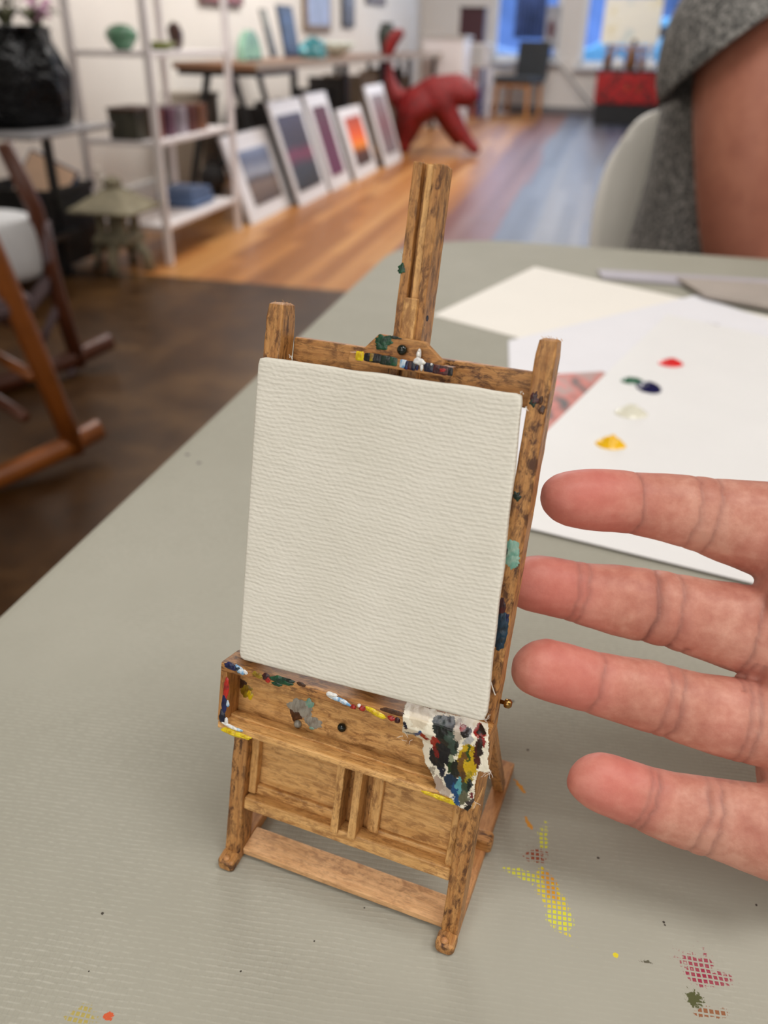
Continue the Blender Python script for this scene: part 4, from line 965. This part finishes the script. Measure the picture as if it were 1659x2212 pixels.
P = room_q(22, 62, 3.1); flower_plant('dry olive sprig beside the pink orchid in the black pot', P.x-.03, 3.12, .95, MLF, 5, 4)
# crate with a framed picture in it
P = room_q(135, 500, 3.3)
cr = rthing('storage_crate', 'dark storage crate on the floor beside the stone lantern', 'crate', -2.43, 3.40, 0)
MCR = plain('charcoal_crate', srgb(34, 32, 32), .6)
bm = bmesh.new(); bx(bm, (0, 0, .05), (.38, .34, .02))
for s_ in (-1, 1): bx(bm, (s_*.19, 0, .2), (.015, .34, .32)); bx(bm, (0, s_*.17, .2), (.38, .015, .32))
obj('crate_body', bm, MCR, cr); box('rim', (0, -.178, .35), (.4, .02, .03), MCR, cr, .004); box('rim', (.198, 0, .35), (.02, .36, .03), MCR, cr, .004)
pf = rthing('tilted_picture', 'peach coloured picture with a blue edge leaning in the dark crate', 'picture', -2.38, 3.36, .30, R(0))
M_ = Matrix.Rotation(R(22), 4, 'Y') @ Matrix.Rotation(R(-30), 4, 'X')
box('picture_face', (0, -.012, .07), (.22, .006, .22), plain('peach_print', srgb(226, 190, 160), .5, var=.12, scale=6), pf, 0, M_); box('frame', (0, 0, .07), (.24, .018, .24), plain('blue_frame', srgb(28, 62, 100), .4), pf, .003, M_)
bb = rthing('plastic_bin', 'dark grey floor bin under the grey side table', 'bin', -2.57, 2.93, 0)
obj('bin_body', lathe(bmesh.new(), [(.11, 0), (.14, .28), (.15, .29), (.13, .285), (.1, .02)], 24), plain('bin_plastic', srgb(44, 44, 46), .5), bb, smooth=True); obj('rim', lathe(bmesh.new(), [(.14, .28), (.155, .285), (.155, .3), (.135, .3)], 24), MCR, bb, smooth=True)
wb = rthing('white_jug', 'small white rounded vase standing left of the stone lantern', 'vase', *room_q(222, 500, 3.95)[:2], 0)
obj('vase_body', lathe(bmesh.new(), [(.05, 0), (.06, .06), (.04, .12), (.055, .17), (.075, .23), (.07, .30), (.035, .34), (.03, .35)], 22), MWH, wb, smooth=True); obj('rim', lathe(bmesh.new(), [(.03, .345), (.036, .35), (.036, .358), (.028, .358)], 20), MWH, wb, smooth=True)
# black trestle table behind the shelf and long desk
bi = rthing('beige_bin', 'beige fabric box standing under the near end of the long desk', 'box', -2.62, 5.5, 0)
box('box_body', (0, 0, .3), (.26, .3, .6), plain('beige_fabric', srgb(170, 160, 146), .8), bi, .02); box('lid', (0, 0, .61), (.27, .31, .025), plain('beige_lid', srgb(150, 140, 128), .8), bi, .008)
dk = rthing('long_desk', 'long wooden worktop on dark legs along the left wall above the leaning prints', 'desk', -2.21, 7.97, 0)
MDT = plain('worktop_wood', srgb(128, 92, 66), .4, var=.2, scale=6)
box('worktop', (0, 0, .79), (.52, 6.0, .035), MDT, dk, .004); box('edge_band', (.264, 0, .79), (.008, 6.0, .04), plain('edge_grey', srgb(160, 146, 130), .4), dk)
for y in (-2.85, -2.45):
    bm = bmesh.new(); beam(bm, (-.24, y-.12, 0), (-.1, y, .77), .035); beam(bm, (.24, y+.06, 0), (.05, y, .77), .035); beam(bm, (-.16, y-.03, .25), (.16, y+.03, .25), .025); obj('trestle', bm, MBLK, dk)
box('underframe', (0, -2.6, .755), (.5, .7, .03), MBLK, dk)
for y in (-1.0, .2, 1.4, 2.8):
    for x in (-.21, .21): box('leg', (x, y, .385), (.045, .045, .77), MBLK, dk)
for k in range(11):
    q = 5.85+.42*k; c = random.choice([(60, 58, 60), (120, 112, 104), (180, 172, 164), (40, 38, 40), (150, 138, 124)])
    lb = {(60, 58, 60): 'charcoal', (120, 112, 104): 'taupe', (180, 172, 164): 'pale grey', (40, 38, 40): 'black', (150, 138, 124): 'sand coloured'}[c]
    o = rthing('stored_canvas', 'canvases and boards stored upright in a row under the long desk', 'canvas', -2.30, q, 0, 0, 'canvases and boards stored upright under the long desk')
    h = random.uniform(.5, .7); box('canvas_front', (0, 0, h/2), (.36, .03, h), plain('stored_%d' % k, srgb(*c), .7), o); box('stretcher', (0, .022, h/2), (.32, .014, h-.04), MRAW, o)
# things on the desk
o = on('green_glass_dome', 'green and white glass dish stood on edge at the near end of the long desk', 'dish', 540, 128, -2.25, .809)
bm = bmesh.new(); NN = 28
loft(bm, [[Vector((x, .17*math.cos(math.pi*k/NN), .17*math.sin(math.pi*k/NN)*1.0)) for k in range(NN+1)] for x in (-.02, .02)]); obj('dish_face', bm, plain('aqua_green_glass', srgb(140, 184, 160), .2, var=.5, scale=16), o, bevel=.004); box('stand', (0, 0, .006), (.09, .2, .012), MBLK, o)
def lean_pic(name, label, u, v, p, z, wq, h, c, fc, ang=14, sc=8, var=.4):
    P = room_p(u, v, p); o = rthing(name, label, 'picture', P.x, P.y, z)
    M = Matrix.Rotation(R(-ang), 4, 'Y')
    box('frame', (0, 0, h/2), (.014, wq, h), plain(name+'_frame', srgb(*fc), .4), o, .002, M); box('picture_face', (.009, 0, h/2), (.004, wq-.04, h-.04), plain(name+'_art', srgb(*c), .4, var=var, scale=sc), o, 0, M); return o
lean_pic('small_picture', 'narrow grey picture leaning between the green glass and the blue picture', 592, 122, -2.5, .809, .14, .32, (150, 150, 140), (110, 104, 96))
lean_pic('blue_picture', 'dark blue and black picture standing on the long desk', 632, 108, -2.35, .809, .34, .34, (44, 62, 92), (30, 34, 44), 10, 14, .9)
o = on('teal_sculpture', 'teal and white folded glass piece beside the blue picture on the desk', 'sculpture', 680, 112, -2.15, .809)
bm = bmesh.new(); bmesh.ops.create_icosphere(bm, subdivisions=3, radius=.1)
for v in bm.verts: v.co = v.co*(1+.6*noise.noise(v.co*14)); v.co.z = abs(v.co.z)*1.2
obj('glass_body', bm, plain('teal_glass', srgb(60, 128, 138), .15, var=.8, scale=18), o, smooth=False); box('base', (0, 0, .006), (.1, .12, .012), MBLK, o)
o = on('shell_bowl', 'white fluted glass bowl on the desk beside the teal piece', 'bowl', 724, 104, -2.15, .809)
bm = bmesh.new(); rings = []
for r, z in ((.03, 0), (.05, .01), (.11, .05), (.15, .10), (.145, .105), (.10, .06), (.02, .02)):
    rings.append([Vector(((r*(1+.12*math.cos(8*a)))*math.cos(a), (r*(1+.12*math.cos(8*a)))*math.sin(a), z)) for a in [2*math.pi*k/48 for k in range(48)]])
loft(bm, rings); obj('bowl_body', bm, plain('milky_glass', srgb(210, 218, 206), .15), o, smooth=True); obj('foot_ring', lathe(bmesh.new(), [(.03, -.0), (.04, .004), (.03, .01)], 20), MWH, o)
# pictures hanging on the left wall and far pillar
def hang(label, u0, u1, v1, h, c, fc, p=-2.79, var=.4):
    a = room_p(u0, v1, p); b = room_p(u1, v1, p); o = rthing('wall_picture', label, 'picture', p+.012, (a.y+b.y)/2, a.z)
    wq = abs(b.y-a.y); box('frame', (0, 0, h/2), (.022, wq, h), plain('wp_frame', srgb(*fc), .4), o, .003); box('picture_face', (.012, 0, h/2), (.004, wq*.8, h*.88), plain('wp_art', srgb(*c), .3, var=var, scale=4), o)
hang('framed picture in blue and brown hanging on the left wall above the desk', 655, 712, 66, .8, (150, 160, 190), (130, 100, 60))
hang('narrow dark picture hanging on the left wall right of the blue and brown one', 738, 762, 58, .7, (70, 60, 66), (50, 44, 44))
hang('tiny rust coloured picture high on the left wall above the white shelf unit', 430, 520, 4, .4, (150, 70, 50), (120, 70, 60))
hang('small dark picture high on the wall right of the narrow one', 790, 830, 6, .5, (110, 90, 90), (80, 70, 70))

# leaning matted prints on the floor
def matted(label, bl, br, tl, p_top_off, art, mar, artcol, extra=None):
    A_, B_ = to_room(at_z(*bl, 0)), to_room(at_z(*br, 0)); p = (A_.x+B_.x)/2; q0, q1 = A_.y, B_.y
    T_ = room_p(*tl, p-p_top_off); h = math.hypot(T_.z, p_top_off); ang = math.atan2(p_top_off, T_.z)
    o = rthing('matted_print', label, 'print', p, (q0+q1)/2, .0, 0, 'matted prints leaning in a row along the floor')
    wq = q1-q0; M = Matrix.Rotation(-ang, 4, 'Y')
    box('mount', (-.012, 0, h/2), (.02, wq, h), MMATE, o, .001, M)
    box('backing', (-.028, 0, h/2), (.012, wq+.008, h+.006), plain('print_backing', srgb(46, 42, 42), .6), o, 0, M)
    a, b, c_, d = art
    pic = box('picture_face', (.0, wq*((a+b)/2-.5), h*(c_+d)/2), (.006, wq*(b-a), h*(d-c_)), artcol, o, 0, M)
    box('clear_sleeve', (.004, 0, h/2), (.001, wq, h), MSLV, o, 0, M)
    return o
MMATE = plain('white_mat', srgb(228, 226, 228), .4, var=.01)
t = NT('clear_sleeve', .08); t.b.inputs['Alpha'].default_value = .03; t.col((1, 1, 1, 1)); MSLV = t.m
def art(name, stops, axis=2, sc=3.0, off=.5, nz=.25):
    t = NT(name, .6, spec=.2); tc = t.n('TexCoord'); sp = t.n('SeparateXYZ'); t.l(tc.outputs['Generated'], sp.inputs[0])
    f = t.math('ADD', sp.outputs[axis], t.math('MULTIPLY', t.math('SUBTRACT', t.noise(t.coord(), sc, 4), .5), nz)); t.col(t.ramp(f, stops)); return t.m
matted('matted print of a grey-blue sky over brown ground, nearest of the leaning prints', (552, 486), (632, 440), (503, 290), .16, (.18, .80, .17, .80), 0, art('seascape_art', [(0, srgb(70, 54, 52)), (.35, srgb(120, 100, 90)), (.45, srgb(70, 60, 64)), (.55, srgb(150, 154, 168)), (.8, srgb(90, 100, 128)), (1, srgb(130, 144, 176))]))
matted('tall matted print of dark violet clouds, second of the leaning prints', (652, 446), (712, 415), (608, 215), .2, (.06, .86, .13, .86), 0, art('violet_art', [(0, srgb(14, 16, 26)), (.3, srgb(26, 30, 48)), (.46, srgb(116, 26, 70)), (.58, srgb(36, 28, 54)), (1, srgb(60, 56, 84))]))
matted('tall matted magenta print standing between the violet and the orange ones', (722, 413), (758, 392), (676, 200), .2, (.14, .80, .14, .86), 0, art('magenta_art', [(0, srgb(96, 20, 74)), (.5, srgb(90, 14, 64)), (1, srgb(76, 20, 50))]))
matted('matted print of an orange sunset, fourth of the leaning prints', (775, 390), (815, 366), (737, 235), .16, (.18, .84, .17, .86), 0, art('sunset_art', [(0, srgb(40, 14, 8)), (.25, srgb(80, 24, 8)), (.4, srgb(246, 140, 20)), (.6, srgb(236, 92, 20)), (1, srgb(160, 52, 36))]))
matted('narrow matted grey-mauve print beside the red animal sculpture', (838, 362), (868, 344), (792, 185), .2, (.12, .86, .14, .88), 0, art('mauve_art', [(0, srgb(120, 108, 114)), (.5, srgb(130, 90, 100)), (1, srgb(140, 134, 140))]))

# red animal sculpture
MRED = NT('red_textured_paint', .5); MRED.col(MRED.ramp(MRED.noise(MRED.coord(), 25, 4), [(.35, srgb(92, 8, 10)), (.65, srgb(146, 14, 16))])); MRED.bump(MRED.noise(MRED.coord(), 40, 4), .8, .02); MRED = MRED.m
QC = 8.35
cat = rthing('animal_sculpture', 'bright red prowling cat-like animal sculpture with raised tail on the wooden floor', 'sculpture', -1.5, QC)
def cp(u, v, dq=0):
    P = room_q(u, v, QC+dq); return Vector((P.x+1.5, dq, P.z))
vs_ = [cp(905, 225), cp(868, 222), cp(850, 200), cp(838, 160), cp(836, 120), cp(850, 82), cp(872, 66),      # rump, tail
       cp(935, 205), cp(965, 195), cp(990, 192, -.03), cp(1013, 205, -.06), cp(1030, 222, -.1),              # shoulders, neck, head, muzzle
       cp(885, 262, -.07), cp(884, 292, -.07), cp(872, 318, -.07), cp(880, 331, -.09),                     # near hind leg
       cp(962, 235, -.08), cp(985, 272, -.08), cp(1012, 308, -.08), cp(1034, 331, -.1),                      # near fore leg
       cp(878, 250, .1), cp(868, 285, .1), cp(868, 312, .1), cp(950, 235, .1), cp(968, 270, .1), cp(985, 300, .1), cp(992, 314, .1)]
ed = [(0, 1), (1, 2), (2, 3), (3, 4), (4, 5), (5, 6), (0, 7), (7, 8), (8, 9), (9, 10), (10, 11), (0, 12), (12, 13), (13, 14), (14, 15), (8, 16), (16, 17), (17, 18), (18, 19), (0, 20), (20, 21), (21, 22), (8, 23), (23, 24), (24, 25), (25, 26)]
rd = [.18, .13, .075, .05, .05, .07, .035, .16, .18, .14, .13, .06, .13, .085, .055, .045, .12, .09, .06, .045, .12, .08, .055, .11, .08, .06, .04]
skin('animal_body', vs_, ed, rd, MRED, cat, 2)
for dq in (-.11, -.01):
    o = obj('ear', loft(bmesh.new(), [[cp(1002, 180, dq)+Vector((.03*math.cos(k*1.57), .02*math.sin(k*1.57), -.03)) for k in range(4)], [cp(1000, 168, dq)+Vector((.006*math.cos(k*1.57), .006*math.sin(k*1.57), -.0)) for k in range(4)]]), MRED, cat)

# white cabinet and counter beyond the sculpture
o = rthing('white_cabinet', 'white painted cabinet at the far end of the long desk behind the red sculpture', 'cabinet', -1.95, 11.32, 0)
box('cabinet_body', (0, 0, .48), (.5, .6, .96), MWHT, o, .005); box('cabinet_top', (0, 0, .975), (.54, .64, .03), plain('cab_top', srgb(190, 188, 184), .4), o, .004); box('door', (0, -.306, .48), (.44, .012, .86), MWHT, o, .002)
o = rthing('dark_plant_pot', 'dark green pot standing on the desk behind the sculpture tail', 'pot', *room_q(835, 100, 9.2)[:2], .81)
obj('pot_body', lathe(bmesh.new(), [(.06, 0), (.09, .15), (.08, .22), (.05, .25), (.055, .26)], 20), plain('pot_green', srgb(44, 52, 42), .5), o, smooth=True); obj('rim', lathe(bmesh.new(), [(.05, .25), (.065, .255), (.065, .27), (.05, .27)], 20), MBLK, o)
P = room_q(1020, 92, 13.2); o = rthing('maroon_chest', 'dark maroon box standing on the white stand left of the window', 'box', P.x, 13.2, P.z)
box('box_body', (0, 0, .2), (.34, .3, .4), plain('maroon_paint', srgb(66, 30, 38), .6), o, .006); box('lid', (0, 0, .41), (.36, .32, .03), plain('maroon_lid', srgb(50, 24, 30), .6), o, .004)
zs = P.z
o = rthing('white_stand', 'tall white stand under the maroon box left of the window', 'stand', P.x, 13.2, 0)
box('stand_top', (0, 0, zs-.016), (.5, .42, .03), MWHT, o, .004)
for x in (-.22, .22):
    for y in (-.18, .18): box('leg', (x, y, (zs-.03)/2), (.03, .03, zs-.03), MWHT, o)
box('stand_shelf', (0, 0, .4), (.44, .36, .02), MWHT, o)
for k, (u, c, lb) in enumerate(((1024, (150, 60, 60), 'red striped'), (1040, (70, 80, 130), 'blue'), (1056, (200, 200, 210), 'white'))):
    P = room_q(u, 245, 12.9); o = rthing('rolled_poster', '%s roll standing on the floor behind the red sculpture' % lb, 'roll', P.x, 12.75, 0)
    obj('roll', tube(bmesh.new(), [(0, 0, 0), (0, 0, .62)], .034, 14), plain('roll_%d' % k, srgb(*c), .5, var=.2), o); obj('core', tube(bmesh.new(), [(0, 0, .6), (0, 0, .625)], .025, 12), MRAW, o)
cu_ = rthing('window_curtain', 'dark blue gathered curtain hanging in the left window', 'curtain', 0, 0)
bm = bmesh.new(); rows = []
for z in (.98, 2.55): rows.append([bm.verts.new((-1.42+.44*k/60, 13.90+.025*math.sin(k*.9), z)) for k in range(61)])
for k in range(60): bm.faces.new((rows[0][k], rows[0][k+1], rows[1][k+1], rows[1][k]))
obj('cloth', bm, plain('curtain_blue', srgb(110, 136, 196), .8, var=.3, scale=6), cu_, smooth=True, solid=.004)
obj('curtain_rail', tube(bmesh.new(), [(-1.75, 13.9, 2.56), (-.75, 13.9, 2.56)], .012, 8), MWHT, cu_)
# dark chair before the left window
P = to_room(at_z(1125, 250, 0)); chx, chq = -1.22, 13.25
ch = rthing('side_chair', 'dark grey upholstered chair with wooden legs in front of the left window', 'chair', chx, chq, 0, R(-20))
MUP = plain('dark_upholstery', srgb(58, 60, 62), .8)
box('seat', (0, 0, .47), (.56, .5, .09), MUP, ch, .02); box('backrest', (.04, .24, .74), (.48, .07, .48), MUP, ch, .02, Matrix.Rotation(R(-6), 4, 'X'))
for x in (-.24, .24):
    for y in (-.2, .2): obj('leg', beam(bmesh.new(), (x, y, .43), (x*1.08, y*1.1, 0), .04), MOAK, ch)
box('seat_rail', (0, -.21, .41), (.5, .025, .05), MOAK, ch)
st = rthing('glass_side_table', 'small pale table by the left window beside the dark chair', 'table', -1.50, 13.62, 0)
obj('table_top', lathe(bmesh.new(), [(.0, .60), (.19, .60), (.2, .61), (.19, .62), (0.001, .62)], 28), plain('pale_glass', srgb(170, 190, 215), .1), st); obj('stem', tube(bmesh.new(), [(0, 0, .02), (0, 0, .6)], .02, 12), MWHT, st); obj('foot', lathe(bmesh.new(), [(.16, 0), (.16, .015), (.03, .03)], 24), MWHT, st)
# poster on the pier between windows
a, b = room_q(1170, 104, 13.97), room_q(1214, 12, 13.97)
ps = rthing('wall_poster', 'grey poster with a dark red figure between the two windows', 'poster', (a.x+b.x)/2, 13.98, a.z)
wd, hh = b.x-a.x, b.z-a.z
box('frame', (0, 0, hh/2), (wd, .02, hh), plain('poster_grey', srgb(176, 176, 178), .5, var=.15, scale=8), ps, .003)
bm = bmesh.new(); bmesh.ops.create_icosphere(bm, subdivisions=3, radius=1)
for v in bm.verts: v.co = Vector((v.co.x*.055, -.012+v.co.y*.004, hh*.45+v.co.z*.13*(1+.2*math.sin(v.co.x*6))))
obj('poster_figure', bm, plain('poster_red', srgb(96, 40, 48), .5), ps, smooth=True); box('poster_panel', (0, -.011, hh*.45), (wd*.7, .004, hh*.6), plain('poster_pale', srgb(200, 198, 200), .5), ps)
# cable on the wall under the windows
a = room_q(1165, 100, 13.93); b = room_q(1290, 225, 13.93); bm = bmesh.new()
tube(bm, [Rm(a.x, 13.93, a.z), Rm((a.x*.6+b.x*.4), 13.9, a.z*.62+b.z*.38), Rm(b.x-.1, 13.85, b.z), Rm(b.x+.1, 13.7, .05)], .012, 8)
o = obj('wall_cable', bm, MMET, None, smooth=True); tag(o, 'grey cable running down from the poster to behind the red cabinet', 'cable')
# red cabinet group
rc_ = rthing('red_cabinet', 'low red lacquered cabinet with dark carved pattern on a black base', 'cabinet', .33, 12.6, 0)
t = NT('red_lacquer', .35); t.col(t.ramp(t.noise(t.coord(), 16, 3, .6, 1), [(.42, srgb(60, 8, 8)), (.52, srgb(170, 16, 18))])); MLAC = t.m
box('cabinet_body', (0, 0, .44), (.94, .45, .38), MLAC, rc_, .01); box('base', (0, .01, .13), (.90, .42, .25), MBLK, rc_, .004); box('cabinet_top', (0, 0, .64), (.98, .48, .025), MBLK, rc_, .004)
for x in (-.23, .23): d = box('door', (x, -.232, .44), (.42, .014, .34), MLAC, rc_, .004); box('door_pull', (x*.25/.23*.3, -.245, .44), (.02, .015, .05), MBRASS, d, .002)
def jar(label, u, v, r, h, c, q=12.5, name='jar'):
    P = room_q(u, v, q); o = rthing(name, label, name.split('_')[-1], P.x, q, .653)
    obj('body', lathe(bmesh.new(), [(r*.8, 0), (r, .02), (r, h*.6), (r*.5, h*.8), (r*.45, h)], 18), plain('jar_glaze', srgb(*c), .3, var=.2, scale=20), o, smooth=True); obj('lid', lathe(bmesh.new(), [(r*.5, h), (r*.5, h+.03), (r*.1, h+.04)], 14), MBLK, o, smooth=True)
jar('brown bottle at the left end of the red cabinet', 1311, 148, .055, .24, (104, 70, 44))
jar('white pot between the two brown bottles on the red cabinet', 1333, 150, .06, .15, (214, 210, 208))
jar('taller brown bottle in the middle of the red cabinet', 1362, 148, .065, .30, (110, 74, 46))
jar('amber bottle right of the tall brown one on the red cabinet', 1384, 150, .045, .2, (130, 88, 52))
jar('white pot at the right end of the red cabinet', 1404, 150, .05, .14, (220, 216, 214))
P = room_q(1357, 100, 12.75); o = rthing('small_painting', 'cream abstract painting propped in the wide window above the red cabinet', 'painting', P.x, 12.72, .655)
ez = P.z-.655
bm = bmesh.new(); beam(bm, (-.2, .0, 0), (-.08, .04, ez+.5), .025); beam(bm, (.2, 0, 0), (.08, .04, ez+.5), .025); beam(bm, (0, .25, 0), (0, .06, ez+.4), .025); beam(bm, (-.3, -.02, ez-.02), (.3, -.02, ez-.02), .03); obj('stand', bm, MOAK, o)
t = NT('abstract_art', .5); t.col(t.ramp(t.noise(t.coord(), 3.5, 3, .5, .6), [(.35, srgb(206, 216, 210)), (.42, srgb(232, 228, 216)), (.6, srgb(238, 234, 218)), (.68, srgb(226, 214, 176))]))
box('canvas_front', (0, -.02, ez+.28), (.72, .02, .52), t.m, o, .003); box('stretcher', (0, .0, ez+.28), (.68, .02, .48), MRAW, o)
bt = rthing('black_desk', 'black desk right of the red cabinet in front of the wide window', 'desk', 1.35, 12.1, 0)
box('desk_top', (0, 0, .84), (1.0, .6, .05), MBLK, bt, .006)
for x in (-.46, .46):
    for y in (-.26, .26): box('leg', (x, y, .41), (.05, .05, .82), MOAK if x < 0 else MBLK, bt)
box('drawer_box', (.1, 0, .72), (.7, .5, .18), plain('desk_dark', srgb(36, 38, 44), .5), bt, .004)
o = rthing('wooden_tray', 'shallow light wooden box on the black desk', 'box', .98, 12.05, .866)
box('box_body', (0, 0, .05), (.34, .3, .1), plain('tan_wood', srgb(176, 140, 100), .6), o, .004); box('lid', (0, 0, .11), (.36, .32, .02), plain('tan_lid', srgb(190, 156, 116), .6), o, .003)

# ------------------------------------------------------------------ rocking chair at the left
MRK = plain('orange_wood', srgb(132, 72, 24), .35, var=.2, scale=12); MRD = plain('dark_red_wood', srgb(84, 42, 22), .4, var=.2, scale=12)
N0 = at_z(222, 960, .03); N1 = at_z(0, 1032, .03); dn = (N1-N0).normalized(); nn_ = Vector((-dn.y, dn.x, 0))
F0 = at_z(243, 765, .03); sep_ = (F0-N0).dot(nn_)
rk = thing('rocking_chair', 'wooden rocking chair with woven seat, white cushion and grey back at the left edge', 'chair', (N0.x, N0.y, 0))
def near(u, v): return at_plane(u, v, N0, nn_)-Vector((N0.x, N0.y, 0))
def far(u, v): return at_plane(u, v, F0, nn_)-Vector((N0.x, N0.y, 0))
def arc(P, k=.9, h=.06):
    P = Vector(P); return [P+dn*(x)+Z*(.025+h*((x-.42)/.42)**2-P.z) for x in [i*k/9 for i in range(10)]]
for P_ in (Vector((0, 0, 0)), (F0-N0)):
    obj('rocker', tube(bmesh.new(), arc(Vector((P_.x, P_.y, 0)), .95, .05), .024, 8, flat=1.2), MRK if P_.length == 0 else MRD, rk, smooth=True)
obj('leg', tube(bmesh.new(), [near(165, 975), near(80, 770), near(-10, 560), near(-60, 440)], [.026, .026, .026, .022], 10), MRK, rk, smooth=True)
fl_ = [far(172, 790), far(125, 640), far(75, 450), far(8, 310)]
obj('leg', tube(bmesh.new(), fl_, .024, 10), MRD, rk, smooth=True)
L2 = [p+dn*.48 for p in (near(165, 975), near(80, 770))]; 
for base in (Vector((0, 0, 0)), F0-N0):
    b0 = Vector((base.x, base.y, 0))+dn*.62; obj('leg', tube(bmesh.new(), [b0+Z*.03, b0-dn*.02+Z*.44], .022, 10), MRK, rk, smooth=True)
for z, x in ((.16, .10), (.25, .06), (.34, .03)):
    c = Vector((0, 0, z))+dn*(.08+x); obj('rung', tube(bmesh.new(), [c, c+(F0-N0).dot(nn_)*nn_], .013, 8), MRD if z != .25 else MRK, rk, smooth=True)
seatc = dn*.36+nn_*(sep_/2)
MWV = NT('woven_cord', .8); wv = MWV.n('TexWave'); wv.inputs['Scale'].default_value = 40; MWV.l(MWV.coord(), wv.inputs[0]); MWV.col(MWV.ramp(wv.outputs['Fac'], [(.2, srgb(70, 54, 54)), (.7, srgb(122, 104, 108))])); MWV = MWV.m
Mr = Matrix.Rotation(math.atan2(nn_.y, nn_.x), 4, 'Z')
obj('seat', bx(bmesh.new(), (0, 0, 0), (abs(sep_)+.03, .5, .045)), MWV, rk, Matrix.Translation(seatc+Z*.42) @ Mr, bevel=.015)
# hanging woven side strap seen below the cushion
sd = bmesh.new(); fp_ = [far(95, 480), far(108, 560), far(95, 620), far(60, 665), far(20, 690)]
tube(sd, fp_, [.03, .035, .035, .03, .02], 10, flat=.5); obj('seat_edge', sd, MWV, rk, smooth=True)
wh_ = [far(135, 640)-nn_*.15, far(95, 740)-nn_*.2, far(130, 880)-nn_*.25]
obj('brace', tube(bmesh.new(), [far(133, 640), far(112, 690), far(88, 745)], [.012, .014, .012], 8), MWV, rk, smooth=True)
obj('brace', tube(bmesh.new(), [far(165, 735), far(155, 800), far(135, 870)], [.012, .014, .01], 8), MWV, rk, smooth=True)
bkc = [far(0, 330), far(60, 330)]
M_ = Matrix.Translation(seatc+dn*.02+Z*.78) @ Mr @ Matrix.Rotation(R(20), 4, 'X')
obj('backrest', bx(bmesh.new(), (0, 0, 0), (abs(sep_)-.06, .03, .55)), plain('grey_slate_fabric', srgb(92, 96, 92), .8), rk, Matrix.Translation(seatc+dn*.44+Z*.68) @ Mr, bevel=.012)
cu = thing('white_cushion', 'white seat cushion with rounded corner on the rocking chair', 'cushion', (N0+nn_*(sep_*.55)).xy.to_3d())
A_ = at_plane(30, 520, F0-nn_*.12, nn_)-cu.location
bm = bmesh.new(); 
loft(bm, [[A_+dn*x+nn_*y+Z*z for x, y, z in ((-.055*k-.0, -.16*k, zz), (-.075*k, 0, zz), (-.055*k, .16*k, zz), (.20, .16*k, zz), (.22, 0, zz), (.20, -.16*k, zz))] for k, zz in ((.8, -.105), (1, -.07), (1, .06), (.85, .085))])
obj('cushion_body', bm, plain('white_cushion_fabric', srgb(205, 206, 208), .8, var=.03), cu, smooth=True, sub=2)
